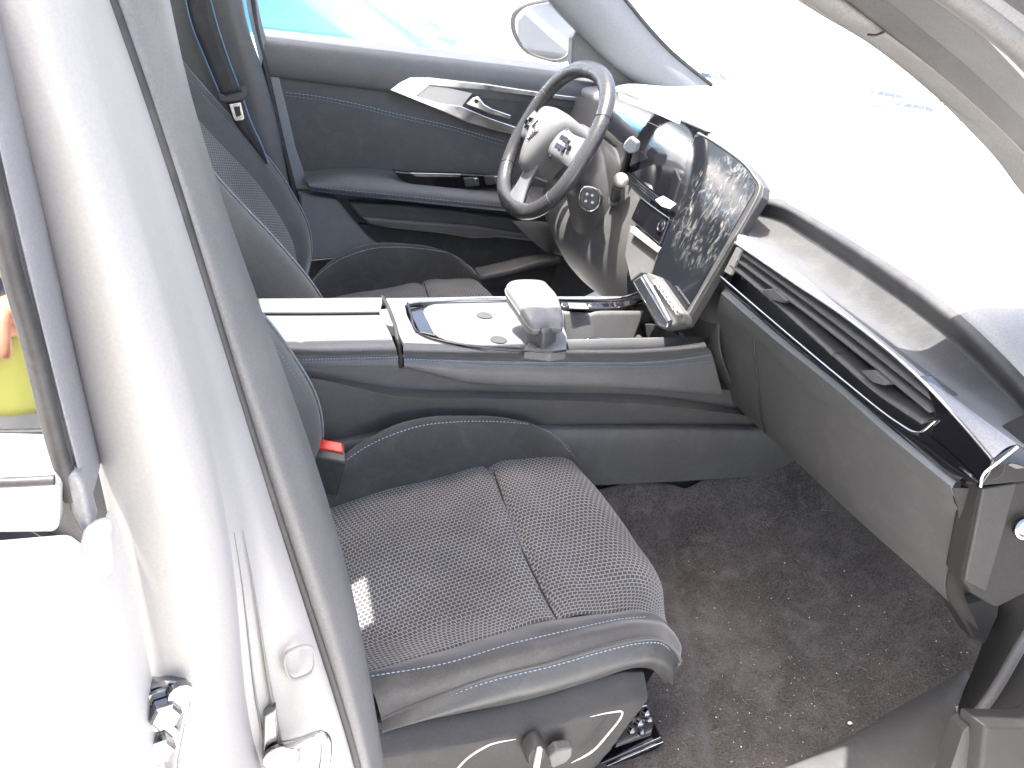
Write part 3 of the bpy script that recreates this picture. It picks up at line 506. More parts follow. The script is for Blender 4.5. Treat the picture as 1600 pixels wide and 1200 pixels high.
# ================================================================== SEATS
def make_seat():
    s = thing("car_seat", (.15, -.385, .10), "front passenger seat with grey woven cushion, charcoal suede bolsters and pale blue stitching", "car seat", "front seats")
    F0 = [V(-.06,-.19,.20), V(.1,-.178,.22), V(.25,-.178,.22), V(.34,-.180,.21), V(.375,-.19,.17)]
    F1 = PYs([(497,762,-.215),(530,720,-.20),(560,694,-.192),(640,657,-.184),(700,649,-.182),(780,652,-.182),(830,662,-.182),(860,680,-.184)])+[V(.382,-.19,.31), V(.385,-.195,.19)]
    F2 = PZ([(495,800,.275),(600,765,.288),(700,742,.302),(800,714,.315),(866,694,.322)])+[V(.388,-.205,.295), V(.392,-.21,.19)]
    F4 = PZ([(572,1050,.295),(695,1015,.305),(762,995,.312),(864,968,.32),(948,958,.322),(1000,953,.315)])+[P(1040,972,z=.295), V(.397,-.563,.265), V(.388,-.560,.235)]
    F3 = [V(-.07,-.385,.262), V(.05,-.385,.285), V(.2,-.385,.312), V(.3,-.385,.325), V(.36,-.385,.328), V(.405,-.385,.308), V(.42,-.385,.26), V(.415,-.385,.17)]
    F3a = [p*(1)+V(0,.10,.004) for p in F3]; F3b = [p+V(0,-.10,.0) for p in F3]
    for i, dx in ((5,-.006),(6,-.008),(7,-.008)): F3a[i] = F3a[i]+V(dx,0,0); F3b[i] = F3b[i]+V(dx*.6,0,0)
    F5 = PZ([(572,1060,.30),(695,1039,.325),(796,1009,.337),(897,985,.338),(965,970,.332),(1010,966,.322)])+[P(1046,982,z=.295), V(.396,-.578,.262), V(.386,-.575,.235)]
    F6 = PYs([(596,1124,-.602),(640,1104,-.603),(695,1083,-.605),(762,1059,-.607),(864,1034,-.608),(948,1010,-.606),(999,999,-.602),(1034,1000,-.598)])+[V(.388,-.590,.268), V(.383,-.586,.245)]
    F7 = PYs([(590,1140,-.612),(712,1116,-.612),(830,1092,-.612),(931,1062,-.61),(990,1044,-.606),(1018,1046,-.602)])+[V(.368,-.598,.243), V(.374,-.594,.236)]
    F67 = [p+V(0,-.012,0) for p in [(a+b)/2 for a, b in zip(cr(F6,10), cr(F7,10))]]
    sa, sb_ = P(772,735,z=.325), P(872,968,z=.318)
    def groove(G):
        a, b = sa[:2], sb_[:2]; d = (b-a)/np.linalg.norm(b-a); nn = np.array([-d[1], d[0]])
        w = (G[..., :2]-a)@nn; top = G[..., 2] > .26
        g = np.where(top, .0065*np.exp(-(w/.005)**2), 0)
        bul = np.where(top, .0035*np.exp(-((np.abs(w)-.03)/.02)**2), 0)
        ripple = .0008*np.sin(G[..., 0]*60+G[..., 1]*31)*np.sin(G[..., 1]*47)
        G[..., 2] += bul-g+ripple
        return G
    def wrink(G):
        G[..., 2] += .0012*np.sin(G[..., 0]*55+G[..., 1]*80)*np.sin(G[..., 0]*23); return G
    cu = patch("seat_cushion", [F2, cr(F3a,30), cr(F3,30), cr(F3b,30), F4], 170, 120, M['fabric'], s, tuck=.002, fn=groove)
    tube("seam", [p+V(0,0,-.0035) for p in cr([sa, sa*.5+sb_*.5+V(-.006,0,-.003), sb_],12)], .0014, M['seal'], cu, n=30, res=6)
    m1 = [(p+q)/2+V(0,-.008,.016) for p, q in zip(cr(F1,12), cr(F2,12))]
    bo = patch("far_bolster", [F0, cr(F0,12)*.45+cr(F1,12)*.55+V(0,.012,0), F1, m1, F2], 80, 40, M['suede'], s, tuck=.004, fn=wrink)
    stitch("stitching", [p+V(0,-.003,.0035) for p in (cr(F1,14)*.66+cr(m1,14)*.34)[:-3]], M['threadp'], bo, up=(0,0,1))
    bn = patch("near_bolster", [F4, cr(F4,12)*.4+cr(F5,12)*.6+V(0,0,.003), F5, cr(F5,12)*.5+cr(F6,12)*.5+V(0,-.004,.010), F6], 90, 40, M['suede'], s, tuck=.003, fn=wrink)
    stitch("stitching", [p+V(0,0,.0022) for p in F5[:6]], M['threadp'], bn, up=(0,-.3,1))
    sd = patch("side_panel", [F6, F67, F7], 80, 20, M['leather'], s)
    tube("piping", F6, .0022, M['suede'], sd, n=70, res=8)
    stitch("stitching", [p+V(0,-.0026,-.004) for p in F6[:-1]], M['threadp'], sd, up=(0,-1,.5))
    patch("front_panel", [[V(.36,-.20,.20), V(.39,-.385,.19), V(.37,-.57,.24)], [V(.33,-.20,.12), V(.36,-.385,.11), V(.33,-.57,.12)]], 30, 8, M['leather'], s)
    # plastic side trim
    T0 = PYs([(560,1135,-.606),(640,1123,-.606),(712,1115,-.606),(830,1090,-.606),(931,1060,-.606),(990,1048,-.606),(1006,1050,-.606)])
    T1 = PYs([(560,1192,-.630),(600,1184,-.632),(712,1168,-.633),(830,1144,-.633),(931,1114,-.632),(990,1096,-.630),(1012,1090,-.626)])
    T2 = PYs([(560,1330,-.640),(700,1320,-.645),(800,1300,-.645),(880,1245,-.645),(940,1190,-.642),(985,1130,-.640),(1010,1098,-.630)])
    T0, T1, T2 = cr(T0,12), cr(T1,12), cr(T2,12)
    st = patch("seat_side_trim", [[p+V(0,.012,-.004) for p in T0], T0, (T0*.06+T1*.94)+V(0,.002,.003), T1, T2, [p+V(-.01,.04,0) for p in T2]], 70, 40, M['sidetrim'], s, lv=True)
    b = st.modifiers.new("b", 'BEVEL'); b.width = .004; b.segments = 2; b.angle_limit = R(25)
    tube("accent_line", PY([(922,1120),(955,1113),(972,1112),(970,1121),(950,1147),(925,1174),(893,1192)], -.647), [.0003,.0009,.0013,.0013,.0015,.0015,.0005], M['alu'], st, n=50, res=8)
    tube("accent_line", PY([(806,1155),(770,1162),(749,1172),(730,1185),(712,1204)], -.648), [.0003,.0009,.0013,.0013,.0014], M['alu'], st, n=40, res=8)
    kc = P(836,1174,y=-.652)
    kn = lathe("lumbar_knob", kc+V(0,.012,0), (0,-1,0), [(0,0),(0,.021),(.014,.020),(.019,.016),(.020,.001)], M['sidetrim'], st, 28, ell=.62)
    slab("knob_ridge", [kc+V(-.003,-.007,.019), kc+V(.003,-.007,.019), kc+V(.004,-.007,-.016), kc+V(-.004,-.007,-.016)], (0,-.006,0), M['alu'], kn, .0018)
    slab("seat_switch", PY([(858,1184),(870,1173),(896,1169),(894,1182),(886,1192),(862,1202)], -.656), (0, .015, 0), M['plastic_hi'], st, .003)
    # rail and mounting hardware
    ra, rb = P(925,1200,y=-.60), P(1036,1152,y=-.60)
    rl = slab("seat_rail", [ra, rb, rb+V(0,0,-.022), ra+V(0,0,-.022)], (0,.05,0), M['piano'], s, .003)
    slab("rail_lip", [ra+V(0,-.004,-.004), rb+V(0,-.004,-.004), rb+V(0,-.004,-.009), ra+V(0,-.004,-.009)], (0,.004,0), M['steel'], rl, .001)
    slab("seat_rail", [ra+V(-.1,.36,0), rb+V(-.02,.36,0), rb+V(-.02,.36,-.022), ra+V(-.1,.36,-.022)], (0,.05,0), M['piano'], s, .003)
    for (a, b_, r) in ((1008,1112,.006),(998,1128,.007),(1012,1122,.005),(985,1140,.006),(1000,1142,.005)):
        lathe("bolt", P(a,b_,y=-.598), (.3,-1,.3), [(0,0),(0,r),(.006,r),(.008,r*.5),(.0085,.0005)], M['steel'], rl, 10)
    slab("rail_bracket", PY([(990,1110),(1012,1102),(1022,1130),(1018,1150),(960,1170),(965,1150)], -.592), (0,.01,0), M['steel'], rl, .002)
    # backrest
    fz = [(-.06,.27),(-.045,.33),(-.035,.39),(-.044,.455),(-.08,.53),(-.118,.59),(-.193,.675),(-.27,.765),(-.35,.87),(-.40,.935)]
    nz = [(-.06,.27),(-.045,.33),(-.035,.38),(-.045,.43),(-.07,.475),(-.135,.558),(-.213,.647),(-.29,.75),(-.36,.86),(-.41,.93)]
    wy = [0,0,.0,.0,0,.002,.006,.014,.030,.055]
    row = lambda zz, y0, sg, dx=0, dz=0: [V(a+dx, y0-sg*w, b+dz) for (a, b), w in zip(zz, wy)]
    cy = -.385
    far_out = row(fz,-.150,1,-.10,-.01); far_edge = row(fz,-.155,1,-.012,0); far_cr = row(fz,-.178,1); far_in = row(fz,-.235,1,-.035,-.025); 
    ctr = row([(a*.5+c*.5, b*.5+d*.5) for (a,b),(c,d) in zip(fz,nz)], cy, 0, -.055, -.035)
    near_in = row(nz,-.535,-1,-.035,-.025); near_cr = row(nz,-.592,-1); near_edge = row(nz,-.614,-1,-.012,0); near_out = row(nz,-.620,-1,-.10,-.01)
    be = patch("backrest_bolster", [[p+V(-.05,-.02,-.02) for p in far_out], far_out, far_edge, far_cr, [(p+q)/2+V(.008,0,.006) for p,q in zip(far_cr,far_in)], far_in], 60, 40, M['suede_b'], s)
    stitch("stitching", [p*.62+q*.38+V(.006,0,.006) for p, q in zip(far_cr, far_in)][1:], M['thread'], be, up=(.7,0,.7))
    tube("piping", [p+V(.002,0,.002) for p in far_cr][1:], .0022, M['trimlight'], be, n=50, res=6)
    patch("backrest_centre", [far_in, [p*.5+q*.5 for p,q in zip(far_in,ctr)], ctr, [p*.5+q*.5 for p,q in zip(near_in,ctr)], near_in], 70, 40, M['fabric'], s, tuck=.0)
    bn2 = patch("backrest_bolster", [near_in, [(p+q)/2+V(.008,0,.006) for p,q in zip(near_cr,near_in)], near_cr, near_edge, near_out, [p+V(-.05,.02,-.02) for p in near_out]], 60, 40, M['suede_b'], s)
    stitch("stitching", [p*.55+q*.45+V(.006,0,.006) for p, q in zip(near_cr, near_in)][1:], M['thread'], bn2, up=(.7,0,.7))
    tube("piping", [p+V(.002,0,.002) for p in near_cr][1:], .0022, M['trimlight'], bn2, n=50, res=6)
    patch("backrest_back", [[p+V(-.03,0,-.02) for p in far_out], [p+V(-.07,0,-.04) for p in row(fz,cy,0,-.10)], [p+V(-.03,0,-.02) for p in near_out]], 30, 20, M['plastic_lo'], s)
    top = [far_out[-1], far_cr[-1]+V(0,0,0), ctr[-1]+V(0,0,.02), near_cr[-1], near_out[-1]]
    patch("backrest_top", [[V(-.52,-.2,.90), V(-.54,cy,.93), V(-.52,-.57,.90)], [V(-.46,-.2,.95), V(-.48,cy,.97), V(-.46,-.57,.95)], [far_cr[-1], ctr[-1]+V(.02,0,.02), near_cr[-1]]], 20, 10, M['suede_b'], s)
    hp = [[V(-.50+dx, cy+sy*w, z) for sy in np.linspace(-1,1,7)] for dx, z, w in ((.04,.985,.10),(.055,1.05,.125),(.04,1.13,.12),(-.01,1.155,.10),(-.05,1.12,.11),(-.05,1.0,.10),(.0,.975,.09),(.04,.985,.10))]
    patch("headrest", hp, 20, 36, M['suede_b'], s)
    for y in (-.05,.05): tube("headrest_post", [V(-.50,cy+y,.90), V(-.50,cy+y,1.0)], .006, M['chrome'], s, n=4, res=10)
    return s
seat = make_seat()
def dup(o, parent=None):
    c = o.copy(); C.objects.link(c)
    if parent is not None: c.parent = parent
    for ch in [q for q in o.children]: dup(ch, c)
    return c
dseat = dup(seat); dseat.location = (.15+.05, -.385+.82, .102)
dseat['label'] = "driver seat behind the centre console, facing the steering wheel"
# mounting under the driver's seat is the same model

# ================================================================== BUCKLE AND BELT
bk = thing("seat_belt_buckle", tuple(P(515,720,z=.36)), "black seat belt buckle with a bright red button between passenger seat and console", "belt buckle")
q = PZ([(497,684,.388),(535,691,.388),(537,708,.380),(495,700,.380)])
c0 = np.mean(q, axis=0)
rdirs = (q[1]-q[0])
slab("buckle_body", [c0+(p-c0)*1.18+V(0,0,-.0035) for p in q[:2]]+[c0+(q[2]-c0)*1.2+V(.0,-.010,-.008), c0+(q[3]-c0)*1.2+V(0,-.010,-.008)], (-.012, .0, -.06), M['black'], bk, .003)
rb_ = slab("red_button", q, (0, .004, -.008), M['red'], bk, .0025)
tube("buckle_stalk", [c0+V(-.01,0,-.05), c0+V(-.02,.0,-.10), c0+V(-.03,.0,-.16)], .012, M['black'], bk, n=12, flat=.5)

belt = thing("driver_seat_belt", tuple(P(340,100,y=.64)), "dark seat belt with blue edges hanging beside the driver's seat pillar", "seat belt")
def strip(name, left, right, m, par, n=30):
    return patch(name, [left, right], n, 4, m, par, thick=.0015, off=0)
bl = [P(286,-20,y=.645), P(300,40,y=.645), P(322,95,y=.64), P(344,148,y=.635)]; br = [P(324,-20,y=.63), P(340,40,y=.63), P(358,95,y=.628), P(376,142,y=.625)]
bw = strip("webbing", bl, br, M['webbing'], belt)
tube("webbing_edge", [p+V(0,-.001,0) for p in bl], .0016, M['thread'], bw, n=30, res=6); tube("webbing_edge", [p+V(0,-.001,0) for p in br], .0016, M['thread'], bw, n=30, res=6)
bl2 = [P(352,158,y=.635), P(366,190,y=.63), P(392,225,y=.625), P(414,255,y=.62)]; br2 = [P(380,155,y=.625), P(392,190,y=.62), P(408,225,y=.615), P(420,256,y=.61)]
bw2 = strip("webbing", bl2, br2, M['webbing'], belt)
tube("webbing_edge", [p+V(0,-.001,0) for p in br2], .0016, M['thread'], bw2, n=30, res=6)
tg = slab("tongue", PY([(338,143),(352,150),(376,143),(374,135),(380,133),(388,140),(388,150),(380,157),(358,161),(342,158)], .618), (0, .012, 0), M['black'], belt, .003)
tn = slab("tongue_plate", PY([(358,163),(376,160),(382,185),(379,188),(369,189),(365,186)], .617), (0, .003, 0), M['chrome'], belt, .0008)
slab("tongue_slot", PY([(365,168),(374,166),(377,180),(369,183)], .6155), (0, .0013, 0), M['seal'], tn, 0)

# ================================================================== CENTRE CONSOLE
con = thing("centre_console", (.3, 0, .12), "grey centre console with armrest lid between the two front seats", "console")
# armrest lid: two leaves and a latch
zc = .515
def czp(pts, z=zc): return [P(a, b, z=z) for a, b in pts]
lidN = patch("armrest_lid", [czp([(330,493),(500,493),(594,492)], .528), czp([(340,500),(500,499),(597,497)], .534), czp([(380,530),(500,529),(612,527)], .532), czp([(400,545),(500,547),(619,545)], .525), PY([(410,556),(500,557),(621,556)], -.143), PY([(410,572),(500,573),(622,573)], -.140), PY([(410,576),(500,577),(621,577)], -.12)], 50, 40, M['console'], con)
lidF = patch("armrest_lid", [[P(330,475,y=.14)+V(0,0,-.03), P(500,475,y=.14)+V(0,0,-.03), P(595,475,y=.14)+V(0,0,-.03)], czp([(330,467),(500,466),(596,465)], .525), czp([(330,472),(500,471),(597,470)], .533), czp([(330,489),(500,489),(594,488)], .533), czp([(330,492),(500,492),(594,491)], .524)], 50, 24, M['console'], con)
tube("lid_seam", czp([(330,492),(500,492),(594,491)], .527), .0022, M['seal'], con, n=20, res=6)
slab("lid_latch", czp([(592,483),(606,481),(613,490),(620,510),(604,506),(595,497)], .534), (0, 0, -.02), M['console'], con, .003)
tube("lid_gap", [P(597,464,z=.522), P(606,480,z=.532), P(617,510,z=.532), P(623,540,z=.524), P(626,556,y=-.144), P(627,574,y=-.142)], .0035, M['seal'], con, n=40, res=8)
for dz, mm in ((0,'threadp'),(-.005,'thread')):
    stitch("stitching", [V(-.20,-.1445,.502+dz), V(0,-.1445,.502+dz), V(.083,-.1445,.502+dz)], M[mm], con, up=(0,-1,.2), L=.003, gap=.0015, w=.0008)
# front deck (right of the gap) with side bolster
deck = [czp([(601,464),(700,463),(900,463)], .522), czp([(604,472),(630,472),(640,472)], .524)]
slab("deck_far_rail", [P(602,465,z=.523), P(800,463,z=.523), P(1000,462,z=.515), P(1000,470,z=.515), P(880,468,z=.522), P(640,471,z=.524), P(604,470,z=.524)], (0, 0, -.03), M['console'], con, .003)
slab("deck_corner", [P(604,470,z=.5235), P(640,471,z=.5235), P(633,477,z=.5235), P(636,492,z=.5235), P(650,520,z=.5235), P(700,537,z=.5215), P(760,544,z=.5205), P(700,545,z=.5205), P(655,538,z=.5225), P(632,538,z=.5235), P(622,520,z=.5235)], (0, 0, -.008), M['console'], con, .0015)
E0 = [P(630,547,z=.523), P(700,549,z=.521), P(800,550,z=.519), P(900,551,z=.519), P(1000,550,z=.519), P(1060,546,z=.521), P(1104,541,z=.527)]
E0i = [P(632,536,z=.5225), P(720,541,z=.521), P(800,547,z=.519), P(900,547,z=.519), P(1000,546,z=.519), P(1060,541,z=.521), P(1100,535,z=.527)]
E1 = PY([(631,560),(760,563),(900,565),(1000,565),(1060,560),(1112,552)], -.148); E1 = cr(E1, 12)
E2 = PY([(631,574),(660,580),(700,592),(745,600),(880,605),(1000,608),(1128,618)], -.150); E2 = cr(E2, 12)
E0, E0i = cr(E0, 12), cr(E0i, 12)
patch("side_bolster", [[p+V(0,.0,-.004) for p in E0i], E0i+V(0,0,.001), E0, E1, E1*.5+E2*.5+V(0,-.003,0), E2, [p+V(0,.02,-.002) for p in E2]], 70, 30, M['consoleside'], con)
for t, mm in ((.02,'threadp'),(.16,'thread')):
    stitch("stitching", [p*(1-t)+q*t+V(0,-.0015,0) for p, q in zip(E1, E2)], M[mm], con, up=(0,-1,.2), L=.003, gap=.0015, w=.0009)
# console flank
H0 = cr(PYs([(380,572,-.135),(480,570,-.138),(630,568,-.14),(700,584,-.14),(760,590,-.14),(900,594,-.14),(1000,598,-.14),(1140,610,-.14)]), 14)
H1 = cr(PYs([(400,590,-.137),(495,588,-.14),(560,597,-.14),(620,606,-.14),(760,612,-.14),(900,614,-.14),(1020,618,-.14),(1155,638,-.14)]), 14)
H2 = cr(PYs([(400,596,-.158),(500,591,-.158),(560,607,-.163),(625,620,-.166),(760,623,-.166),(900,627,-.166),(1020,633,-.166),(1172,650,-.166)]), 14)
H3 = cr(PYs([(400,700,-.150),(500,690,-.150),(600,672,-.150),(700,664,-.150),(860,664,-.150),(1000,664,-.151),(1100,664,-.151),(1195,664,-.151)]), 14)
H4 = cr(PYs([(400,707,-.165),(500,697,-.165),(600,679,-.167),(700,672,-.168),(860,672,-.168),(1000,671,-.170),(1100,671,-.170),(1205,671,-.170)]), 14)
H5 = cr(PYs([(400,900,-.165),(600,850,-.168),(760,790,-.168),(860,765,-.168),(960,757,-.17),(1060,752,-.17),(1160,746,-.17),(1275,740,-.17)]), 14)
patch("flank_upper", [H0, H1], 60, 6, M['plastic'], con)
patch("flank_band", [H1, H2], 60, 6, M['plastic_hi'], con)
patch("flank_side", [H2, H3], 60, 14, M['plastic'], con)
patch("flank_lower", [H3, H4, H5], 60, 18, M['plastic'], con)
slab("console_core", [V(-.35,-.13,.1), V(1.1,-.13,.1), V(1.1,.045,.1), V(-.35,.045,.1)], (0, 0, .31), M['plastic_lo'], con, 0)
patch("far_flank", [[V(-.35,.045,.50), V(.2,.05,.505), V(.62,.055,.50)], [V(-.35,.07,.30), V(.2,.07,.3), V(1.0,.10,.3)], [V(-.35,.10,.12), V(.2,.10,.12), V(1.0,.12,.12)]], 30, 10, M['plastic'], con)
# charger tray
zt = .512
tray = slab("charging_tray", czp([(640,476),(700,471),(880,471),(884,547),(770,543),(700,533),(656,518)], zt), (0, 0, -.012), M['console'], con, .002)
tube("tray_trim", czp([(637,474),(660,470),(720,467),(800,466),(878,466)], .525), .0035, M['chrome'], con, n=40, res=8)
tube("tray_trim", czp([(637,474),(642,492),(654,520),(700,535),(770,545),(884,550)], .525), .0022, M['piano'], con, n=50, res=8)
slab("tray_end_gloss", czp([(638,477),(660,472),(666,490),(672,505),(680,524),(655,518),(645,498)], .5175), (0, 0, -.006), M['piano'], con, .002)
slab("pad_cover", czp([(662,482),(680,474),(750,472),(868,474),(878,500),(880,541),(790,540),(720,534),(684,524),(668,502)], .5185), (0, 0, -.006), M['console'], con, .004, curve=48)
for a, b in ((757,493),(779,531)):
    c = P(a, b, z=.5195); lathe("rubber_dot", c, (0,0,1), [(0,0),(0,.0135),(.0008,.0135),(.001,.0005)], M['rimplastic'], tray, 24, ell=1.0, up=(1,0,0)).scale = (1, 1, 1)
# front bin
slab("bin_floor", czp([(884,549),(884,500),(1000,500),(1010,560)], .455), (0, 0, -.01), M['black'], con, 0)
bf = patch("bin_far_wall", [[P(880,486,z=.512), P(925,489,z=.512), P(930,487,z=.514), P(1008,486,z=.512)], [P(880,535,z=.458), P(925,538,z=.458), P(935,537,z=.458), P(990,534,z=.458)]], 30, 8, M['plastic'], con, thick=.004)
patch("bin_near_wall", [[V(.33,-.125,.515), V(.62,-.125,.515)], [V(.33,-.125,.45), V(.62,-.125,.45)]], 4, 4, M['plastic_lo'], con, thick=.003)
tube("cup_holder", [P(938,541,z=.48)+V(.032*math.cos(a), .032*math.sin(a), 0) for a in np.linspace(0, 2*math.pi, 16, endpoint=False)], .003, M['piano'], con, n=40, closed=True)
lathe("cup_well", P(938,541,z=.478), (0,0,-1), [(0,.030),(.02,.029),(.021,.001)], M['black'], con, 28, up=(1,0,0))
sk = slab("socket_panel", [P(1000,505,x=.60), P(1030,508,x=.60), P(1096,542,x=.61), P(1010,549,x=.60)], (.02, 0, 0), M['black'], con, .002)
for a, b in ((1012,527),(1018,532),(1024,537)): lathe("socket", P(a,b,x=.598), (-1,0,.2), [(0,0),(0,.0035),(.003,.0035),(.003,.001)], M['steel'], sk, 12)
slab("usb_port", [P(a,b,x=.597) for a, b in ((1039,538),(1042,537),(1048,545),(1044,547))], (.002,0,0), M['chrome'], sk, .0004)
slab("socket_slot", [P(a,b,x=.599) for a, b in ((1060,520),(1064,520),(1076,535),(1072,536))], (.002,0,0), M['plastic_hi'], sk, .0004)
rt = patch("far_rail_gloss", [czp([(875,468),(930,470),(975,468),(1004,458)], .522), czp([(878,480),(930,482),(975,480),(1006,470)], .518)], 30, 6, M['piano'], con, thick=.01)
tube("far_rail_trim", czp([(872,466),(930,467),(975,465),(1004,455)], .525), .0035, M['chrome'], rt, n=30, res=8)
slab("rail_reflector", czp([(888,473),(915,474),(920,482),(890,481)], .5235), (0, 0, -.002), M['trimlight'], rt, .0005)

# palm rest on the sliding cover
pr = thing("palm_rest", tuple(P(840,545,z=.52)), "pale padded palm rest standing over the charging tray of the console", "palm rest")
zt2 = .590
top = [P(791,445,z=.598), P(802,437,z=.600), P(849,438,z=.597), P(858,446,z=.594), P(872,463,z=.588), P(881,495,z=.572), P(880,503,z=.568), P(862,502,z=.568), P(834,506,z=.568), P(806,470,z=.585)]
bs = [p+V(.004,.004,-.020) for p in top]
def pillow():
    rim = cr(top, 48, True); c = rim.mean(0)
    rings = [c+(rim-c)*.93+V(0,.004,-.024), c+(rim-c)*1.0+V(0,0,-.016), c+(rim-c)*1.0+V(0,0,-.004), c+(rim-c)*.95+V(0,0,.0005), c+(rim-c)*.80+V(0,0,.0035), c+(rim-c)*.4+V(0,0,.0045), c+(rim-c)*.05+V(0,0,.005)]
    G = np.array(rings); v = G.reshape(-1, 3); f = gridfaces(48, len(rings), True)+[list(range(48))[::-1], list(range((len(rings)-1)*48, len(rings)*48))]
    return mobj("pad", v, f, M['console'], pr)
pl = pillow()
rim = cr(top, 60, True); tube("pad_seam", rim+V(0,0,-.010)+(rim-rim.mean(0))*.004, .0012, M['trimlight'], pl, n=80, closed=True, res=6)
nk = slab("neck", [P(822,500,z=.560), P(850,480,z=.560), P(872,503,z=.560), P(850,518,z=.560)], (.004, 0, -.05), M['plastic_hi'], pr, .006)
slab("base_block", czp([(818,545),(838,517),(878,515),(885,525),(886,546),(860,550)], .528), (0, 0, -.018), M['console'], pr, .003)
tube("base_trim", czp([(816,547),(860,550),(884,547)], .531), .0018, M['piano'], pr, n=20)

# ================================================================== DASHBOARD
da = thing("dashboard", (.7, 0, .4), "dashboard with a pale sunlit top, long passenger vent and dark glovebox", "dashboard")
def pl_(px, py, a, b=.08): return P(px, py, n=V(1, -b, 0), d=a)
def dl(pts, a, b=.08, n=16): return cr([pl_(x, y, a, b) for x, y in pts], n)
r0 = dl([(1178,303),(1215,310),(1250,325),(1400,415),(1500,490),(1600,588),(1680,680)], .70)
r0b = dl([(1180,315),(1215,322),(1250,340),(1400,436),(1500,513),(1600,612),(1680,704)], .692)
r1 = dl([(1182,332),(1222,340),(1260,362),(1400,458),(1500,538),(1600,640),(1680,730)], .700)
r1b = dl([(1180,338),(1218,348),(1256,372),(1400,468),(1500,548),(1600,650),(1680,742)], .698)
r2a = dl([(1163,352),(1200,370),(1250,402),(1400,515),(1500,595),(1600,672),(1680,745)], .676)
r2 = dl([(1158,364),(1200,388),(1292,458),(1407,551),(1500,622),(1600,692),(1680,755)], .640)
r3 = dl([(1150,378),(1238,438),(1330,500),(1433,585),(1500,645),(1560,722),(1660,800)], .612)
r3 = dl([(1150,378),(1238,438),(1330,500),(1433,585),(1500,655),(1552,716)], .615)
r2s = dl([(1158,364),(1200,390),(1292,462),(1407,556),(1500,628),(1589,694)], .638)
dk = mobj
# top skin
rear = [V(.67,.74,.79), V(.665,.60,.80), V(.662,.474,.838), V(.66,.3,.835), V(.656,.087,.824), V(.655,-.06,.805)]+list(r0[1:])
far = [V(1.0,.74,.83), V(1.08,.55,.838), V(1.16,.3,.842), V(1.2,0,.842), V(1.18,-.2,.842), V(1.1,-.45,.838), V(1.0,-.72,.83)]
rr, ff = cr(rear, 40), cr(far, 40)
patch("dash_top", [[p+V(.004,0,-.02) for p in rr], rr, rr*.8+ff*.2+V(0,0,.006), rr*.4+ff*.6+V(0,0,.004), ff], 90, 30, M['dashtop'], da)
patch("pad_rim", [r0+V(.003,0,-.0), r0b, r1, r1b], 80, 18, M['rimplastic'], da)
patch("suede_pad", [r1b, r2a, r2s], 80, 20, M['pad'], da)
for t in (.12, .3):
    stitch("stitching", [p*(1-t)+q*t+V(-.002,0,.001) for p, q in zip(r2s, r3)], M['threadp'], da, up=(-.5,0,1), L=.005)
patch("leather_strip", [r2s, r2s*.6+r3*.4+V(-.002,0,.003), r3], 80, 12, M['strip'], da)
patch("strip_end", [[r2s[-1], r2s[-1]*.5+r3[-1]*.5, r3[-1]], [r2s[-1]+V(.02,-.02,-.006), r2s[-1]*.5+r3[-1]*.5+V(.02,-.02,-.006), r3[-1]+V(.02,-.012,-.006)]], 10, 4, M['piano'], da)
tube("chrome_line", r3+V(-.001,0,-.001), .0022, M['chrome'], da, n=70, res=8)
# gloss fascia with vent opening
voT = [(1160,386),(1238,443),(1330,505),(1422,592),(1445,609),(1458,640),(1462,657)]
voB = [(1125,431),(1215,508),(1315,592),(1399,658),(1430,674),(1452,680),(1462,657)]
fB = dl([(1125,434),(1215,510),(1315,594),(1399,660),(1455,683),(1530,752)], .612)
fC = dl([(1136,452),(1180,490),(1227,530),(1315,600),(1400,672),(1495,750),(1532,760)], .618)
patch("gloss_fascia", [fB, fB*.5+fC*.5+V(-.004,0,0), fC], 80, 12, M['piano'], da)
tube("chrome_line", dl(voB, .611), .0016, M['chrome'], da, n=70, res=8)
slab("fascia_end", [pl_(a,b,.613) for a, b in ((1462,648),(1446,606),(1425,590),(1433,587),(1500,657),(1552,718),(1545,740),(1530,760),(1500,726),(1452,683))], (.02,0,0), M['piano'], da, .002)
vent = slab("vent_back", [pl_(a,b,.66) for a, b in [(1145,375),(1250,430),(1450,585),(1490,650),(1470,700),(1400,680),(1300,610),(1200,520),(1110,440)]], (.01,0,0), M['plastic_lo'], da, 0)
for (a, b, c, w) in (((1152,394),(1305,507),(1458,628), .616), ((1146,405),(1300,522),(1452,645), .614), ((1140,416),(1195,462),(1300,556), .612), ((1300,556),(1370,616),(1440,663), .612)):
    p0 = cr([pl_(*a,w), pl_(*b,w-.002), pl_(*c,w)], 14)
    patch("vent_louver", [p0, p0+V(.030,0,.006)], 30, 4, M['plastic_hi'], vent, thick=.0024)
for k in range(26):
    t = (k+.5)/26; a = pl_(1150+t*280, 402+t*225, .640); b = pl_(1142+t*280, 424+t*226, .640)
    slab("vent_vane", [a, b, b+V(.02,0,0), a+V(.02,0,0)], (0,.0016,0), M['plastic_lo'], vent, 0)
for (a, b, wd) in ((1188,452,1.0),(1343,579,1.1)):
    slab("vent_tab", [pl_(a,b,.608), pl_(a+20*wd,b-1,.608), pl_(a+42*wd,b+18*wd,.608), pl_(a+34*wd,b+21*wd,.608), pl_(a+18*wd,b+17*wd,.608)], (.018,0,0), M['plastic_hi'], vent, .002)
slab("vent_end_cap", [pl_(a,b,.612) for a, b in ((1150,386),(1157,390),(1141,430),(1131,424))], (.006,0,0), M['alu'], vent, .001)
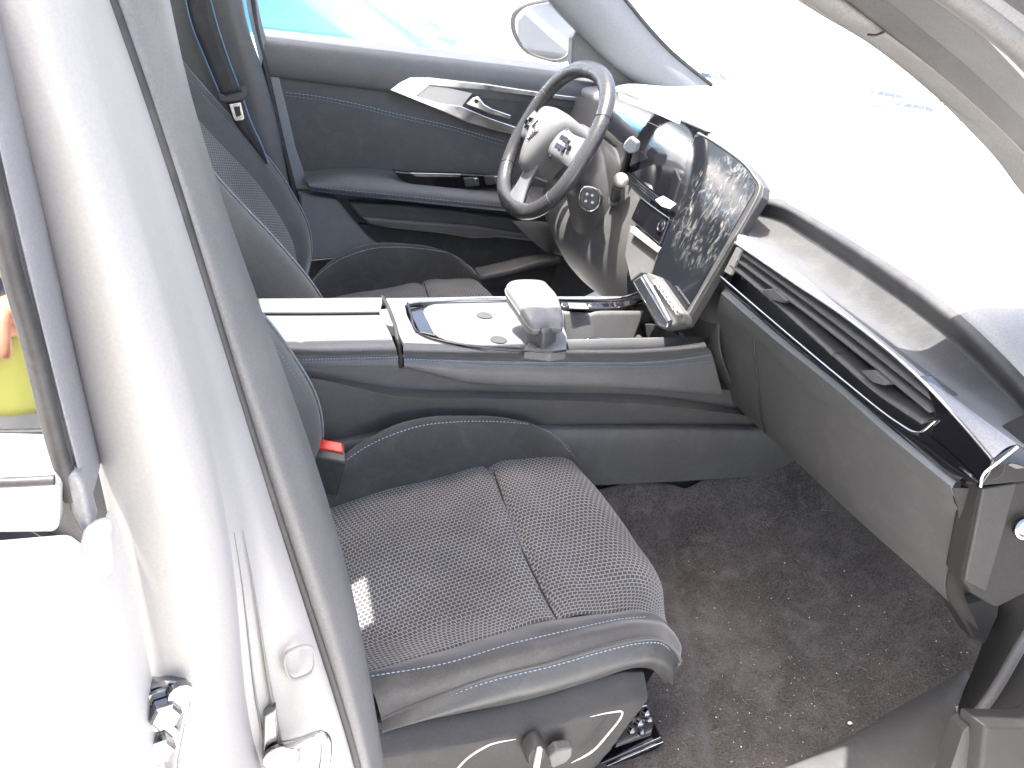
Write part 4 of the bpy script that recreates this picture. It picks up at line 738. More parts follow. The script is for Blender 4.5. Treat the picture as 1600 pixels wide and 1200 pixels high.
# lower dash and glovebox
g0 = dl([(1133,450),(1180,492),(1227,532),(1315,603),(1400,676),(1494,752)], .622)
g0b = dl([(1127,458),(1175,500),(1222,540),(1310,611),(1395,686),(1488,762)], .616)
g1 = dl([(1118,500),(1180,545),(1230,590),(1330,680),(1410,745),(1500,804)], .640)
g2 = dl([(1125,580),(1188,652),(1240,700),(1330,785),(1400,850),(1478,920)], .69)
g3 = dl([(1145,630),(1200,680),(1270,745),(1350,820),(1430,890),(1490,945)], .72)
patch("glovebox_edge", [g0, g0b], 60, 6, M['trimlight'], da)
patch("glovebox_lid", [g0b, g0b*.5+g1*.5+V(-.003,0,0), g1, g2, g3, g3+V(.06,0,.0)], 70, 40, M['plastic'], da)
tube("glovebox_gap", [pl_(1177,497,.618), pl_(1179,545,.634), pl_(1184,600,.655), pl_(1190,655,.684), pl_(1196,676,.705)], .0014, M['seal'], da, n=20, res=6)
e0 = cr([g0b[-1], g1[-1], g2[-1], g3[-1]], 8)
slab("dash_lower_corner", [P(a,b,y=-.69) for a, b in ((1490,790),(1540,790),(1570,900),(1562,962),(1540,1010),(1520,1000),(1480,930))], (0,.03,0), M["outer"], da, .006)
e1 = cr([P(1533,763,y=-.735), P(1526,820,y=-.735), P(1504,906,y=-.735), P(1530,985,y=-.72)], 8)
patch("dash_end_panel", [e0, e0*.93+e1*.07+V(-.004,0,0), e1], 20, 14, M['outer'], da)
tube("end_edge", e0+V(-.0005,0,0), .0014, M['trimlight'], da, n=30, res=6)
k1 = slab("end_cap", [P(a,b,y=-.745) for a, b in ((1535,762),(1589,753),(1660,740),(1660,910),(1600,930),(1557,952),(1520,930),(1505,908))], (.0,.03,0), M['outer'], da, .006)
slab("end_cap_facet", [P(a,b,y=-.749) for a, b in ((1537,764),(1589,755),(1566,840),(1541,925),(1508,908),(1522,840))], (0,.005,0), M['sidetrim'], k1, .002)
slab("end_cap_top", [P(a,b,y=-.752) for a, b in ((1541,761),(1546,745),(1577,720),(1600,702),(1660,670),(1660,745),(1600,755))], (0,.04,0), M['outer'], da, .005)
tube("end_cap_gap", [P(a,b,y=-.753) for a, b in ((1532,760),(1536,742),(1560,722),(1590,698))], .0016, M['chrome'], da, n=20)
lathe("end_knob", P(1597,824,y=-.753), (-.2,-1,.3), [(0,0),(0,.012),(.005,.012),(.006,.009),(.003,.007),(.003,.0005)], M['steel'], k1, 24, ell=1.0)
# centre stack side, vertical pillar between screen and tunnel
patch("centre_stack", [[V(.66,.15,.80), V(.62,.15,.62), V(.62,.15,.52), V(.72,.16,.40)], [V(.66,-.12,.78), V(.64,-.13,.65), V(.635,-.145,.52), V(.72,-.165,.37)], [g0b[0]+V(.02,0,.1), g0b[0], cr([g0b[0],g1[0],g2[0]],5)[2], g3[0]]], 30, 30, M['plastic'], da)
patch("stack_front", [[V(.635,.13,.66), V(.635,-.13,.66)], [V(.625,.13,.53), V(.625,-.135,.53)], [V(.60,.12,.50), V(.60,-.13,.50)]], 12, 14, M['black'], da)
# driver side knee panel and lower shroud
patch("knee_panel", [[V(.66,.72,.78), V(.66,.45,.79), V(.64,.14,.76)], [V(.62,.72,.62), V(.60,.45,.64), V(.60,.15,.64)], [V(.60,.70,.50), V(.56,.42,.50), V(.60,.16,.50)], [V(.66,.68,.42), V(.62,.42,.41), V(.66,.17,.40)], [V(.85,.68,.44), V(.85,.42,.43), V(.85,.17,.42)]], 30, 30, M['plastic'], da)

# ================================================================== DISPLAY
SA, SB, SD = P(1015,430,x=.57), P(1058,505,x=.56), P(1187,287,x=.64)
sn = np.cross(SB-SA, SD-SA); sn /= np.linalg.norm(sn)
if sn[0] > 0: sn = -sn
sd_ = float(sn@SA)
def sp(px, py, o=0): return P(px, py, n=sn, d=sd_+o)
dis = thing("display", tuple(sp(1060,510)+V(.02,0,0)), "curved black dashboard display with dusty smeared upright touchscreen", "display")
frame = slab("screen_frame", [sp(a,b,0) for a, b in ((1015,432),(1040,470),(1058,512),(1072,508),(1100,460),(1190,308),(1193,292),(1183,275),(1165,255),(1092,205),(1085,212))], -sn*.016, M['rimplastic'], dis, .002)
tsp = [sp(a,b,.0016) for a, b in ((1018,430),(1055,500),(1062,500),(1086,462),(1178,300),(1180,288),(1172,276),(1160,258),(1096,212),(1086,214),(1050,325))]
ts = mobj("touchscreen", tsp+[p-sn*.002 for p in tsp], [list(range(11)), list(range(21,10,-1))]+[[(i+1)%11, i, 11+i, 11+(i+1)%11] for i in range(11)], M['screen'], dis, smooth=False)
tube("bezel", [sp(a,b,.001) for a, b in ((1058,506),(1068,502),(1092,463),(1185,303),(1187,290),(1178,275),(1164,257),(1110,218),(1090,208))], .0015, M['bezel'], dis, n=80, res=8)
clp = [(962,143),(1000,157),(1060,185),(1110,206),(1090,212),(1050,322),(1000,285),(960,250),(940,215),(950,170)]
cl = slab("instrument_cluster", [sp(a,b,-.001) for a, b in clp], -sn*.02, M['piano'], dis, .003)
slab("cluster_hood_edge", [sp(a,b,.001) for a, b in ((966,145),(1000,158),(1062,188),(1060,194),(1020,176),(967,156))], -sn*.004, M['alu'], cl, .001)
tube("cluster_line", [sp(a,b,0) for a, b in ((955,172),(990,182),(1040,203),(1080,222))], .0006, M['plastic_hi'], cl, n=20, res=6)
# key shelf below the screen
sh = slab("key_shelf", [sp(a,b,.018) for a, b in ((987,440),(1001,430),(1012,426),(1024,430),(1068,493),(1066,503),(1052,510),(1035,514),(1024,508))], -sn*.022, M['plastic_hi'], dis, .004)
slab("shelf_plate", [sp(a,b,.024) for a, b in ((989,440),(1001,432),(1044,504),(1041,512),(1029,509))], -sn*.004, M['chrome'], sh, .002)
tube("shelf_ridge", [sp(1007,432,.026), sp(1024,460,.027), sp(1047,503,.026)], .0045, M['chrome'], sh, n=20, res=10)
for k in range(7):
    t = k/6; a = 1024+t*33; b = 441+t*47
    kk = slab("key", [sp(a-5,b-3,.026), sp(a+2,b-6,.026), sp(a+7,b+1,.026), sp(a-1,b+4,.026)], -sn*.008, M['alu'], sh, .0012)
    slab("key_mark", [sp(a-1,b-1.5,.0268), sp(a+1,b-2.5,.0268), sp(a+2.5,b-.5,.0268), sp(a+.5,b+.5,.0268)], -sn*.001, M['black'], kk, 0)
# stack controls left of the screen
stk = thing("stack_controls", tuple(sp(1010,400,-.02)), "black centre vent and start button panel left of the touchscreen", "control panel")
slab("vent_shelf", [sp(a,b,-.004) for a, b in ((985,262),(1010,250),(1055,300),(1048,318),(1030,312))], -sn*.03, M['plastic_hi'], stk, .003)
for k in range(3):
    tube("vent_bar", [sp(982+k*3,270+k*7,.004-.002*k), sp(1012+k*3,296+k*7,.004), sp(1042+k*2,320+k*6,.004)], .0022, M['piano'], stk, n=16, res=8)
pan = slab("button_panel", [sp(a,b,.008) for a, b in ((1000,308),(1046,342),(1030,382),(985,342))], -sn*.03, M['piano'], stk, .003)
tube("panel_trim", [sp(a,b,.009) for a, b in ((1000,308),(1022,325),(1046,342))], .0016, M['chrome'], pan, n=10)
lathe("start_button", sp(1033,353,.009), sn, [(0,0),(0,.011),(.002,.011),(.003,.009),(.0032,.0005)], M['piano'], pan, 24)
tube("start_button_ring", [sp(1033,353,.012)+.0105*(math.cos(a)*V(0,1,0)+math.sin(a)*np.cross(sn,V(0,1,0))) for a in np.linspace(0,2*math.pi,16,endpoint=False)], .001, M['steel'], pan, n=30, closed=True, res=6)
slab("lower_bar", [sp(a,b,.004) for a, b in ((988,352),(1032,386),(1026,395),(983,362))], -sn*.03, M['alu'], stk, .003)
slab("paper_tag", [sp(a,b,.014) for a, b in ((1024,312),(1036,306),(1056,318),(1046,326),(1034,322))], -sn*.002, M['carw'], stk, 0)
slab("stack_side", [sp(a,b,-.01) for a, b in ((983,350),(1032,386),(1020,430),(1000,428),(985,440),(975,400))], -sn*.03, M['plastic_lo'], stk, .004)

# ================================================================== STEERING WHEEL
WC = V(.477, .37, .735); th = .456; yw = .04
wn = V(-math.cos(th)*math.cos(yw), -math.cos(th)*math.sin(yw), math.sin(th)); wh = V(-math.sin(yw), math.cos(yw), 0); wu = np.cross(wh, wn); wu = wu if wu[2] > 0 else -wu
wr = -wh     # right hand side of the driver
def wp(a, b, c=0): return WC+wr*a+wu*b+wn*c
sw = thing("steering_wheel", tuple(WC), "grey leather steering wheel with flattened top and bottom and a diamond emblem", "steering wheel")
def rimpts(rad, n=48, off=0):
    out = []
    for i in range(n):
        a = 2*math.pi*i/n; ca, sa_ = math.cos(a), math.sin(a)
        k = (abs(ca)**2.35+abs(sa_)**2.35)**(-1/2.35)
        out.append(wp(rad*k*ca*.985, rad*k*sa_*.955, off))
    return out
tube("rim", rimpts(.163), .0175, M['wheel'], sw, n=120, closed=True, res=18, flat=.85)
for a in (-35, 30, 150, 215):
    aa = R(a); ca, sa_ = math.cos(aa), math.sin(aa); k = (abs(ca)**2.35+abs(sa_)**2.35)**(-1/2.35); c = (.163*k*ca*.985, .163*k*sa_*.955)
    rad = V(ca, sa_); pts = [wp(c[0]+ca*.0178*math.cos(q), c[1]+sa_*.0178*math.cos(q), .0152*math.sin(q)) for q in np.linspace(0, 2*math.pi, 20, endpoint=False)]
    tube("rim_seam", pts, .0009, M['seal'], sw, n=40, closed=True, res=6)
stitch("stitching", [wp(p[0], p[1], 0) for p in [((.1475)*(abs(math.cos(a))**2.35+abs(math.sin(a))**2.35)**(-1/2.35)*math.cos(a)*.985, .1475*(abs(math.cos(a))**2.35+abs(math.sin(a))**2.35)**(-1/2.35)*math.sin(a)*.955) for a in np.linspace(R(15), R(165), 30)]], M['threadp'], sw, up=tuple(wn), L=.004)
hub = []
for rr_, c in ((.96,-.035),(1.02,.0),(1,.022),(.93,.034),(.7,.042),(.25,.045)):
    hub.append([wp(x*rr_, y*rr_, c) for x, y in cr([(-.056,.046,0),(-.03,.056,0),(.03,.056,0),(.056,.046,0),(.058,.015,0),(.036,-.04,0),(.012,-.080,0),(-.012,-.080,0),(-.036,-.04,0),(-.058,.015,0)], 40, True)[:, :2]])
G = np.array(hub); hb_ = mobj("hub", G.reshape(-1,3), gridfaces(40, 6, True)+[list(range(200,240))], M['hub'], sw)
for s in (-1, 1):
    spk = patch("spoke", [[wp(s*.05,.035,.012), wp(s*.10,.030,.012), wp(s*.152,.035,.004)], [wp(s*.05,.02,.022), wp(s*.10,.015,.018), wp(s*.152,.012,.008)], [wp(s*.05,-.02,.020), wp(s*.10,-.018,.016), wp(s*.152,-.012,.006)], [wp(s*.05,-.035,.006), wp(s*.10,-.03,.006), wp(s*.152,-.03,.0)]], 16, 14, M['console'], sw, thick=.01, off=s)
    for a, b in ((.078,.014),(.092,.014),(.106,.012),(.078,-.004),(.092,-.004),(.106,-.004),(.12,.004)):
        slab("spoke_button", [wp(s*(a-.005),b-.005,.0235), wp(s*(a+.005),b-.005,.0215), wp(s*(a+.005),b+.005,.0215), wp(s*(a-.005),b+.005,.0235)], -wn*.006, M['piano'], spk, .0012)
    slab("spoke_gap", [wp(s*.064,.035,.016), wp(s*.068,.032,.017), wp(s*.066,-.03,.017), wp(s*.061,-.034,.016)], -wn*.006, M['black'], spk, .001)
    slab("shift_paddle", [wp(s*.085,.055,-.02), wp(s*.12,.04,-.02), wp(s*.125,-.01,-.02), wp(s*.10,-.012,-.02)], -wn*.005, M['alu'], sw, .002)
low = patch("lower_spoke", [[wp(-.03,-.05,.014), wp(-.025,-.10,.008), wp(-.04,-.148,.004)], [wp(0,-.05,.022), wp(0,-.10,.016), wp(0,-.148,.010)], [wp(.03,-.05,.014), wp(.025,-.10,.008), wp(.04,-.148,.004)]], 14, 12, M['console'], sw, thick=.01, off=-1)
for k_, rx, ry in (("emblem", .017, .023),):
    d_ = [wp(0, ry, .0475), wp(rx, 0, .0475), wp(0, -ry, .0475), wp(-rx, 0, .0475)]
    tube(k_, d_, .0022, M['chrome'], hb_, n=60, closed=True, res=8, lin=True)
    tube("emblem", [wp(rx*.1, ry*.55, .0475), wp(rx*.5, 0, .0475), wp(0, -ry*.55, .0475), wp(-rx*.5, 0, .0475)], .0012, M['steel'], hb_, n=40, closed=True, res=8, lin=True)

# ================================================================== COLUMN, STALKS
col = thing("steering_column", tuple(WC+V(.1,0,-.1)), "grey steering column shroud behind the wheel with its square switch", "steering column")
ax = -wn
def ringc(t, rx, ry, dz=0, dy=0): return [WC+ax*t+wr*(rx*math.cos(a)+dy)+wu*(ry*math.sin(a)+dz) for a in np.linspace(0, 2*math.pi, 28, endpoint=False)]
rings = [ringc(.03,.045,.045), ringc(.045,.062,.06), ringc(.07,.066,.066,-.004), ringc(.072,.060,.060,-.004), ringc(.10,.07,.068,-.01), ringc(.14,.085,.085,-.03), ringc(.19,.10,.11,-.05), ringc(.26,.11,.13,-.06)]
G = np.array([cr(r, 40, True) for r in rings]); mobj("column_shroud", G.reshape(-1,3), gridfaces(40, len(rings), True), M['colplastic'], col)
sq = [(912,293),(930,295),(937,305),(934,322),(922,330),(908,322),(905,308)]
sqs = slab("square_switch", [P(a,b,y=.27) for a, b in sq], (.03,.04,-.01), M['plastic_hi'], col, .004)
tube("switch_rim", [P(a,b,y=.268) for a, b in sq], .0016, M['chrome'], sqs, n=40, closed=True, res=6)
for a, b in ((917,303),(925,305),(915,314),(925,316)): lathe("switch_dot", P(a,b,y=.267), (-.3,-1,.2), [(0,0),(0,.004),(.003,.003),(.003,.0005)], M['steel'], sqs, 10)
s1 = thing("gear_stalk", tuple(P(975,275,y=.26)), "square headed gear stalk standing right of the steering wheel", "stalk")
tube("stalk_arm", [P(970,280,y=.30), P(978,258,y=.275), P(984,235,y=.25)], [.009,.0075,.008], M['piano'], s1, n=16, res=12)
slab("stalk_head", [P(a,b,y=.238) for a, b in ((974,224),(984,213),(997,223),(994,238),(983,241),(973,234))], (.014,.016,0), M['trimlight'], s1, .004)
s2 = thing("wiper_stalk", tuple(P(965,300,y=.25)), "short round ended wiper stalk in front of the column shroud", "stalk")
tube("stalk_arm", [P(961,312,y=.28), P(963,300,y=.25), P(966,290,y=.232)], [.011,.009,.011], M['black'], s2, n=12, res=12)
c_ = P(967,284,y=.225); lathe("stalk_knob", c_+V(.012,.012,0), (-.6,-.8,.25), [(0,.0),(0,.011),(.006,.0145),(.020,.014),(.026,.009),(.028,.001)], M['alu'], s2, 24)
lathe("stalk_collar", P(960,312,y=.275), (-.6,-.8,.3), [(0,0),(0,.014),(.006,.013),(.006,.0005)], M['black'], s2, 24)
s3 = thing("light_stalk", tuple(P(1012,245,y=.22)), "small pale stalk tip against the black instrument cluster", "stalk")
c_ = P(1011,238,y=.26); lathe("stalk_knob", c_, (.0,-1,.2), [(0,0),(0,.006),(.006,.0095),(.016,.009),(.02,.006),(.021,.0005)], M['alu'], s3, 20)
tube("stalk_arm", [P(1004,262,y=.33), P(1010,248,y=.28), c_], .004, M['black'], s3, n=10)
# column adjuster lever and pedals
lv = tube("adjuster_lever", [P(945,392,y=.30), P(962,412,y=.28), P(982,432,y=.26)], [.004,.0055,.004], M['steel'], col, n=20)
pd = thing("pedals", (.95, .35, .2), "dark foot pedals deep in the driver's footwell", "pedals")
for y, w in ((.42,.05),(.27,.028)):
    slab("pedal_pad", [V(.86,y-w,.22), V(.86,y+w,.22), V(.90,y+w,.30), V(.90,y-w,.30)], (.012,0,-.004), M['seal'], pd, .004)
    tube("pedal_arm", [V(.89,y,.26), V(.96,y,.36), V(1.0,y,.5)], .008, M['steel'], pd, n=10)

# ================================================================== FLOOR
def carpet(G):
    x, y = G[..., 0], G[..., 1]
    G[..., 2] += .006*np.sin(x*17+y*9)*np.cos(y*15-x*6)+.004*np.sin(x*33-y*21)
    G[..., 2] -= .012*np.exp(-((x-.55-(y+.4)*.35)/.02)**2)
    return G
fz_ = lambda x: .105+max(0, x-.72)**1.25*.85
fl = patch("floor", [[V(x, y, fz_(x)+(.13*max(0,(y+.26)/.10)**2 if y > -.26 else 0)) for x in (-.3,.0,.3,.5,.65,.8,.95,1.12)] for y in (-.70,-.55,-.40,-.30,-.22,-.16)], 140, 90, M['carpet'], None, fn=carpet)
fl['kind'] = 'structure'
fl2 = patch("floor", [[V(x, y, fz_(x)-.02) for x in (-.3,.0,.3,.5,.65,.8,.95,1.12)] for y in (.16,.3,.5,.72)], 40, 20, M['carpet'], None); fl2['kind'] = 'structure'
slab("floor_pan", [V(-1.2,-.70,.05), V(1.12,-.70,.05), V(1.12,.74,.05), V(-1.2,.74,.05)], (0,0,-.03), M['seal'], body, 0)
# crumbs and straw on the carpet
from mathutils.bvhtree import BVHTree
me = fl.data; b0 = base(fl); bv = BVHTree.FromPolygons([tuple(V(*v.co)+b0) for v in me.vertices], [tuple(p.vertices) for p in me.polygons])
def scatter(name, n, kind, m, label, cat):
    v = []; f = []
    for _ in range(n):
        if random.random() < .6: x = random.gauss(.62, .12); y = random.gauss(-.52, .09)
        else: x = random.uniform(.40, .95); y = random.uniform(-.66, -.2)
        h = bv.ray_cast((x, y, 1.0), (0, 0, -1))
        if h[0] is None or y < -.68: continue
        z = h[0].z+.001; k = len(v)
        if kind == 'crumb':
            s = abs(random.gauss(0, .0006))+.0004
            o = [V(1,0,0), V(-1,0,0), V(0,1,0), V(0,-1,0), V(0,0,.8), V(0,0,-.5)]
            Rm = np.array(Matrix.Rotation(random.random()*6, 3, Vector((random.random(), random.random(), 1)).normalized()))
            v += [V(x, y, z)+Rm@(q*V(s*random.uniform(.7,1.6), s, s)) for q in o]
            f += [(k,k+2,k+4),(k+2,k+1,k+4),(k+1,k+3,k+4),(k+3,k,k+4),(k+2,k,k+5),(k+1,k+2,k+5),(k+3,k+1,k+5),(k,k+3,k+5)]
        else:
            a = random.random()*6.28; L = random.uniform(.003, .016); w = .0004; d = V(math.cos(a), math.sin(a), 0); e = V(-d[1], d[0], 0); bnd = random.uniform(-.3,.3)
            pts = [V(x,y,z)+d*L*t+e*bnd*L*(t*t)*2 for t in (-.5,-.15,.2,.5)]
            for q in pts: v += [q+e*w+V(0,0,.0002), q-e*w, q+V(0,0,.0014)]
            for i in range(3):
                j = k+i*3; f += [(j,j+3,j+5,j+2),(j+2,j+5,j+4,j+1)]
    o = mobj(name, v, f, m, None, smooth=False); tag(o, label, cat); o['kind'] = 'stuff'; return o
scatter("crumbs", 200, 'crumb', M['crumb'], "tan crumbs and grit scattered over the passenger footwell carpet", "crumbs")
scatter("grit", 130, 'crumb', M['crumbw'], "white grit specks scattered over the passenger footwell carpet", "grit")
scatter("straw_bits", 90, 'straw', M['fibre'], "thin brown straw fibres lying on the passenger footwell carpet", "fibres")
pb = mobj("pebble", *(lambda c, s: ([c+V(*q)*V(s, s*.7, s*.6) for q in [(math.cos(a)*math.cos(b), math.sin(a)*math.cos(b), math.sin(b)) for b in np.linspace(-1.5,1.5,7) for a in np.linspace(0,2*math.pi,10,endpoint=False)]], gridfaces(10,7,True)+[list(range(10))[::-1], list(range(60,70))]))(P(1328,1130,z=.112), .004), M['crumbw'])
tag(pb, "small pale pebble at the sill edge of the footwell carpet", "pebble")

# ================================================================== PASSENGER DOOR (open, lower right corner)
pd_ = thing("passenger_door", (.7, -.85, .1), "open front passenger door, its dark ribbed pocket corner reaching over the sill", "car door")
pk = slab("door_pocket", [P(a,b,y=-.80) for a, b in ((1497,1103),(1512,1104),(1570,1106),(1640,1090),(1700,1090),(1700,1260),(1500,1260),(1490,1200))], (0.01,-.03,-.0), M['outer'], pd_, .004)
sg = slab("ribbed_panel", [P(a,b,y=-.795) for a, b in ((1485,1120),(1495,1112),(1497,1260),(1440,1260))], (0.0,-.02,0), M['sidetrim'], pd_, .001)
for k in range(9):
    t = k/8; a = P(1486-t*2+t*10,1122+t*6,y=-.7935); b = P(1442+t*50,1258,y=-.7935)
    tube("rib", [a, b], .0007, M['rubber'], sg, n=3, res=5)
tube("pocket_edge", [P(a,b,y=-.7925) for a, b in ((1495,1104),(1500,1160),(1508,1250))], .0012, M['rubber'], pk, n=12)
slab("pocket_insert", [P(a,b,y=-.793) for a, b in ((1572,1115),(1640,1095),(1700,1090),(1700,1260),(1640,1230),(1590,1160))], (.004,-.02,0), M['trimlight'], pk, .003)
dA, dB = V(1.04,-.82,0), V(1.38,-1.78,0); dn = V(.94,.333,0)
Z = lambda p, z, o=0: p+dn*o+V(0,0,z)
slab("door_panel", [Z(dA,-.05), Z(dB,-.05), Z(dB,.80), Z(dA,.84)], dn*.14, M['paintw'], pd_, .02)
slab("inner_panel", [Z(dA,-.02,-.03)+V(.02,-.05,0), Z(dB,-.02,-.03)+V(-.02,.05,0), Z(dB,.78,-.03)+V(-.02,.05,0), Z(dA,.82,-.03)+V(.02,-.05,0)], dn*.03, M['plastic'], pd_, .015)
slab("armrest", [Z(dA,.44,-.10)+V(.07,-.2,0), Z(dB,.42,-.10)+V(-.04,.12,0), Z(dB,.52,-.10)+V(-.04,.12,0), Z(dA,.54,-.10)+V(.07,-.2,0)], dn*.08, M['plastic_b'], pd_, .02)
slab("window_glass", [Z(dA,.84,.03)+V(.02,-.05,0), Z(dB,.80,.03)+V(-.02,.05,0), Z(dB,1.16,.03)+V(-.03,.08,0), Z(dA,.98,.03)+V(.10,-.25,0)], dn*.004, M['window'], pd_, 0)
tube("upper_frame", [Z(dA,.84,.03), Z(dA,.97,.03)+V(.06,-.16,0), Z(dA,1.12,.03)+V(.17,-.48,0), Z(dB,1.19,.03)+V(-.06,.16,0), Z(dB,1.17,.03), Z(dB,.80,.03)], .018, M['rimplastic'], pd_, n=60)
for i, (x0, mm, w) in enumerate(((1497,'plastic_hi',.010),(1540,'rubber',.012),(1585,'seal',.016))):
    tube("window_frame", [P(x0-110,-90,y=-.80), P(x0+12,-2,y=-.80), P(x0+82,52,y=-.80), P(x0+200,160,y=-.80), V(1.03+i*.02,-.84,.86)], w, M[mm], pd_, n=20)

# ================================================================== PERSON (photographer, mirrored in the rear door glass)
def skinned(name, verts, edges, rad, m, parent=None, sub=2):
    b = base(parent) if parent is not None else V(0,0,0)
    me = bpy.data.meshes.new(name); me.from_pydata([tuple(V(*v)-b) for v in verts], edges, []); me.update()
    o = bpy.data.objects.new(name, me); C.objects.link(o); o.parent = parent
    k = o.modifiers.new("skin", 'SKIN'); 
    for i, r in enumerate(rad): me.skin_vertices[0].data[i].radius = r if isinstance(r, tuple) else (r, r)
    me.skin_vertices[0].data[0].use_root = True
    s = o.modifiers.new("sub", 'SUBSURF'); s.levels = sub; s.render_levels = sub
    k.use_smooth_shade = True; me.materials.append(m); return o
px_, py_ = -.50, -1.56
per = thing("person", (px_, py_, -.3), "person in a yellow reflective vest holding up a hand, standing outside the rear door", "person")
g0_ = -.3
vv = [(0,0,.95),(0,0,1.10),(0,0,1.28),(0,0,1.42),(0,.0,1.50),(0,.02,1.60),(0,.03,1.70),
      (-.10,0,.90),(-.12,.02,.50),(-.12,0,.09),(-.12,.14,.04),(.10,0,.90),(.12,.02,.50),(.12,0,.09),(.12,.14,.04),
      (-.20,0,1.42),(-.27,.0,1.15),(-.20,.16,1.00),(-.14,.22,1.02),(.20,0,1.42),(.29,.06,1.12),(.16,.19,.93),(.08,.21,.92)]
vv = [(a+px_, b+py_, c+g0_) for a, b, c in vv]
ee = [(0,1),(1,2),(2,3),(3,4),(4,5),(5,6),(0,7),(7,8),(8,9),(9,10),(0,11),(11,12),(12,13),(13,14),(3,15),(15,16),(16,17),(17,18),(3,19),(19,20),(20,21),(21,22)]
rd_ = [(.15,.11),(.14,.10),(.16,.11),(.13,.09),(.06,.06),(.085,.095),(.07,.085),(.09,.09),(.06,.06),(.045,.045),(.035,.03),(.09,.09),(.06,.06),(.045,.045),(.035,.03),(.06,.06),(.045,.045),(.035,.035),(.028,.022),(.06,.06),(.045,.045),(.035,.035),(.028,.022)]
bd = skinned("body", vv, ee, rd_, M['skin'], per)
tv = [(a+px_, b+py_, c+g0_) for a, b, c in ((0,0,.98),(-.10,0,.90),(-.12,.02,.50),(-.12,0,.12),(.10,0,.90),(.12,.02,.50),(.12,0,.12))]
skinned("trousers", tv, [(0,1),(1,2),(2,3),(0,4),(4,5),(5,6)], [(.155,.12),.105,.08,.065,.105,.08,.065], M['trousers'], per)
def ringv(z, rx, ry, dy=0): return [V(px_+rx*math.cos(a), py_+dy+ry*math.sin(a), g0_+z) for a in np.linspace(0, 2*math.pi, 24, endpoint=False)]
vr = [ringv(.50,.23,.17), ringv(.66,.225,.165), ringv(.80,.215,.16), ringv(1.0,.20,.15), ringv(1.2,.21,.145), ringv(1.36,.22,.13), ringv(1.45,.17,.10), ringv(1.49,.09,.08)]
def folds(G):
    a = np.arctan2(G[...,1]-py_, G[...,0]-px_); w = .008*np.sin(a*11+G[...,2]*6)*np.clip((1.1-G[...,2]-.3),0,1)*1.6
    G[...,0] += w*np.cos(a); G[...,1] += w*np.sin(a); return G
patch("vest", vr, 90, 50, M['vest'], per, cu=True, fn=folds)
for z in (.735, 1.12):
    patch("reflective_band", [ringv(z-.028,.222,.168), ringv(z+.028,.219,.166)], 60, 4, M['tape'], per, cu=True, fn=folds)
hd_ = mobj("hair", *(lambda c: ([c+V(*q)*V(.088,.105,.10) for q in [(math.cos(a)*math.cos(b), math.sin(a)*math.cos(b), math.sin(b)) for b in np.linspace(.0,1.5,8) for a in np.linspace(0,2*math.pi,20,endpoint=False)]], gridfaces(20,8,True)+[list(range(140,160))]))(V(px_, py_+.0, g0_+1.70)), M['hair'], per)
for s in (-1, 1):
    hx = (px_+(-.14 if s < 0 else .08)); hy = py_+(.22 if s < 0 else .21); hz = g0_+(1.02 if s < 0 else .92)
    for k in range(4):
        fx = hx+s*.0+(k-1.5)*.018; skinned("finger", [(fx,hy,hz),(fx,hy+.035,hz+.012+.004*k),(fx+.002,hy+.062-.004*abs(k-1),hz-.004),(fx+.002,hy+.07-.005*abs(k-1),hz-.022)], [(0,1),(1,2),(2,3)], [.010,.0085,.008,.007], M['skin'], per, 1)
    skinned("thumb", [(hx-s*.03,hy-.015,hz),(hx-s*.045,hy+.02,hz+.01),(hx-s*.04,hy+.045,hz+.008)], [(0,1),(1,2)], [.012,.010,.008], M['skin'], per, 1)

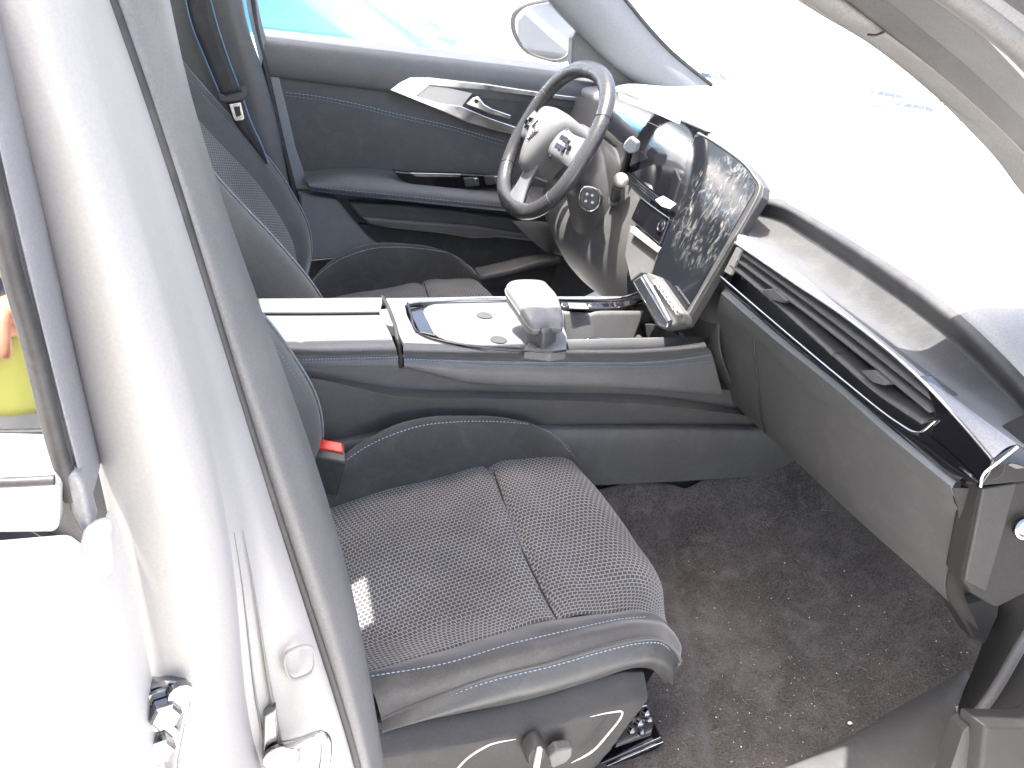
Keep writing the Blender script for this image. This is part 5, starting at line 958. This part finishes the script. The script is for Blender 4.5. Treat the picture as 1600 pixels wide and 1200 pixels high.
# ================================================================== PARKED CARS
def make_car(label, glass):
    c = thing("parked_car", (0, 0, 0), label, "car", "cars parked in the lot around")
    L, Wd = 4.3, .88
    prof = [(-2.15,.35),(-2.12,.75),(-2.0,.95),(-1.6,1.02),(.75,1.0),(1.7,.85),(2.1,.68),(2.15,.35)]
    rows = [[V(x, s*Wd*k, z) for x, z in prof] for s, k in ((-1,.96),(-1,1.0),(-1,.98))]
    v = []; f = []
    def loft(name, sections, m, par, nu=24, nv=16, lv=False, lu=False): return patch(name, sections, nu, nv, m, par, lv=lv, lu=lu)
    up = lambda y, dz=0, k=1: [V(x*k, y, z+dz) for x, z in prof]
    bd = loft("car_shell", [[V(x,-.80,.25) for x, z in prof], [V(x,-.90,min(z,.55)) for x, z in prof], [V(x*.99,-.86,z-.03) for x, z in prof], [V(x*.97,-.6,z+.02) for x, z in prof], [V(x*.98,0,z+.05) for x, z in prof], [V(x*.97,.6,z+.02) for x, z in prof], [V(x*.99,.86,z-.03) for x, z in prof], [V(x,.90,min(z,.55)) for x, z in prof], [V(x,.80,.25) for x, z in prof]], M['cars'], c, 40, 40)
    cab = [(-1.95,1.0),(-1.55,1.38),(-.9,1.50),(-.1,1.50),(.35,1.38),(1.05,1.0)]
    ro = loft("roof", [[V(x,-.80,1.0) for x, z in cab], [V(x,-.62-.0*z,z-.04) for x, z in cab], [V(x,-.3,z) for x, z in cab], [V(x,.3,z) for x, z in cab], [V(x,.62,z-.04) for x, z in cab], [V(x,.80,1.0) for x, z in cab]], M['cars'], c, 30, 30)
    for s in (-1, 1):
        for (x0, x1, x2, x3) in ((-1.62,-.98,-.98,-1.35), (-.92,-.05,-.05,-.92), (.0,.82,.25,.0)):
            o = slab("side_window", [V(x0,s*.815,1.03), V(x1,s*.815,1.03), V(x2,s*.70,1.36), V(x3,s*.70,1.36)], (0,-s*.03,0), glass, c, .01)
        for x in (-1.35, 1.35):
            w = lathe("wheel", V(x,s*.88,.32), (0,s,0), [(-.2,.0),(-.2,.31),(0,.32),(.02,.29),(.0,.20)], M['tyre'], c, 24)
            lathe("rim", V(x,s*.885,.32), (0,s,0), [(0,.19),(.01,.18),(-.01,.1),(.015,.03),(.015,.001)], M['steel'], w, 16)
        slab("headlight", [V(2.02,s*.5,.66), V(1.95,s*.78,.70), V(2.0,s*.80,.60), V(2.1,s*.55,.58)], (.03,0,0), M['mirror'], c, .01)
    slab("front_windscreen", [V(1.08,-.66,1.02), V(1.08,.66,1.02), V(.42,.56,1.40), V(.42,-.56,1.40)], (.03,0,.03), glass, c, .01)
    slab("rear_windscreen", [V(-1.98,-.62,1.05), V(-1.98,.62,1.05), V(-1.60,.54,1.38), V(-1.60,-.54,1.38)], (-.03,0,.03), glass, c, .01)
    slab("dashboard_shelf", [V(1.0,-.6,.98), V(1.0,.6,.98), V(.55,.6,.96), V(.55,-.6,.96)], (0,0,-.1), M['carw'], c, .02)
    for y in (-.36, .36):
        for x in (-.35, -1.3):
            slab("car_seat_back", [V(x,y-.22,.5), V(x,y+.22,.5), V(x-.18,y+.20,1.12), V(x-.18,y-.20,1.12)], (-.12,0,-.02), M['trimlight'], c, .05)
            slab("headrest", [V(x-.19,y-.11,1.14), V(x-.19,y+.11,1.14), V(x-.22,y+.10,1.28), V(x-.22,y-.10,1.28)], (-.08,0,0), M['trimlight'], c, .03)
    return c
car0 = make_car("silver parked car nearest the driver's window, its windscreen showing blue", M['carglass'])
car1 = make_car("first pale car of the distant nearer row seen over the dash", M['carg'])
spots = [(-.42, 2.72, 0, car0['label'])]
far = [(50,52,-35,"first pale car of the distant nearer row seen over the dash"), (54,48,-35,"second pale car of the distant nearer row seen over the dash"), (58.5,44.5,-35,"third pale car of the distant nearer row, closest to the near windshield pillar"),
       (54,60,-35,"first pale car of the distant far row seen over the dash"), (58,56.5,-35,"second pale car of the distant far row seen over the dash"), (62,53,-35,"third pale car of the distant far row beside the near windshield pillar"), (36,60,-35,"lone pale car left of the distant rows beyond the windshield")]
for i, (x, y, rz, lab) in enumerate(spots+far):
    c = car0 if i == 0 else (car1 if i == 1 else dup(car1))
    c.location = (x, y, gz(x, y)); c.rotation_euler = (0, 0, R(rz)); c['label'] = lab
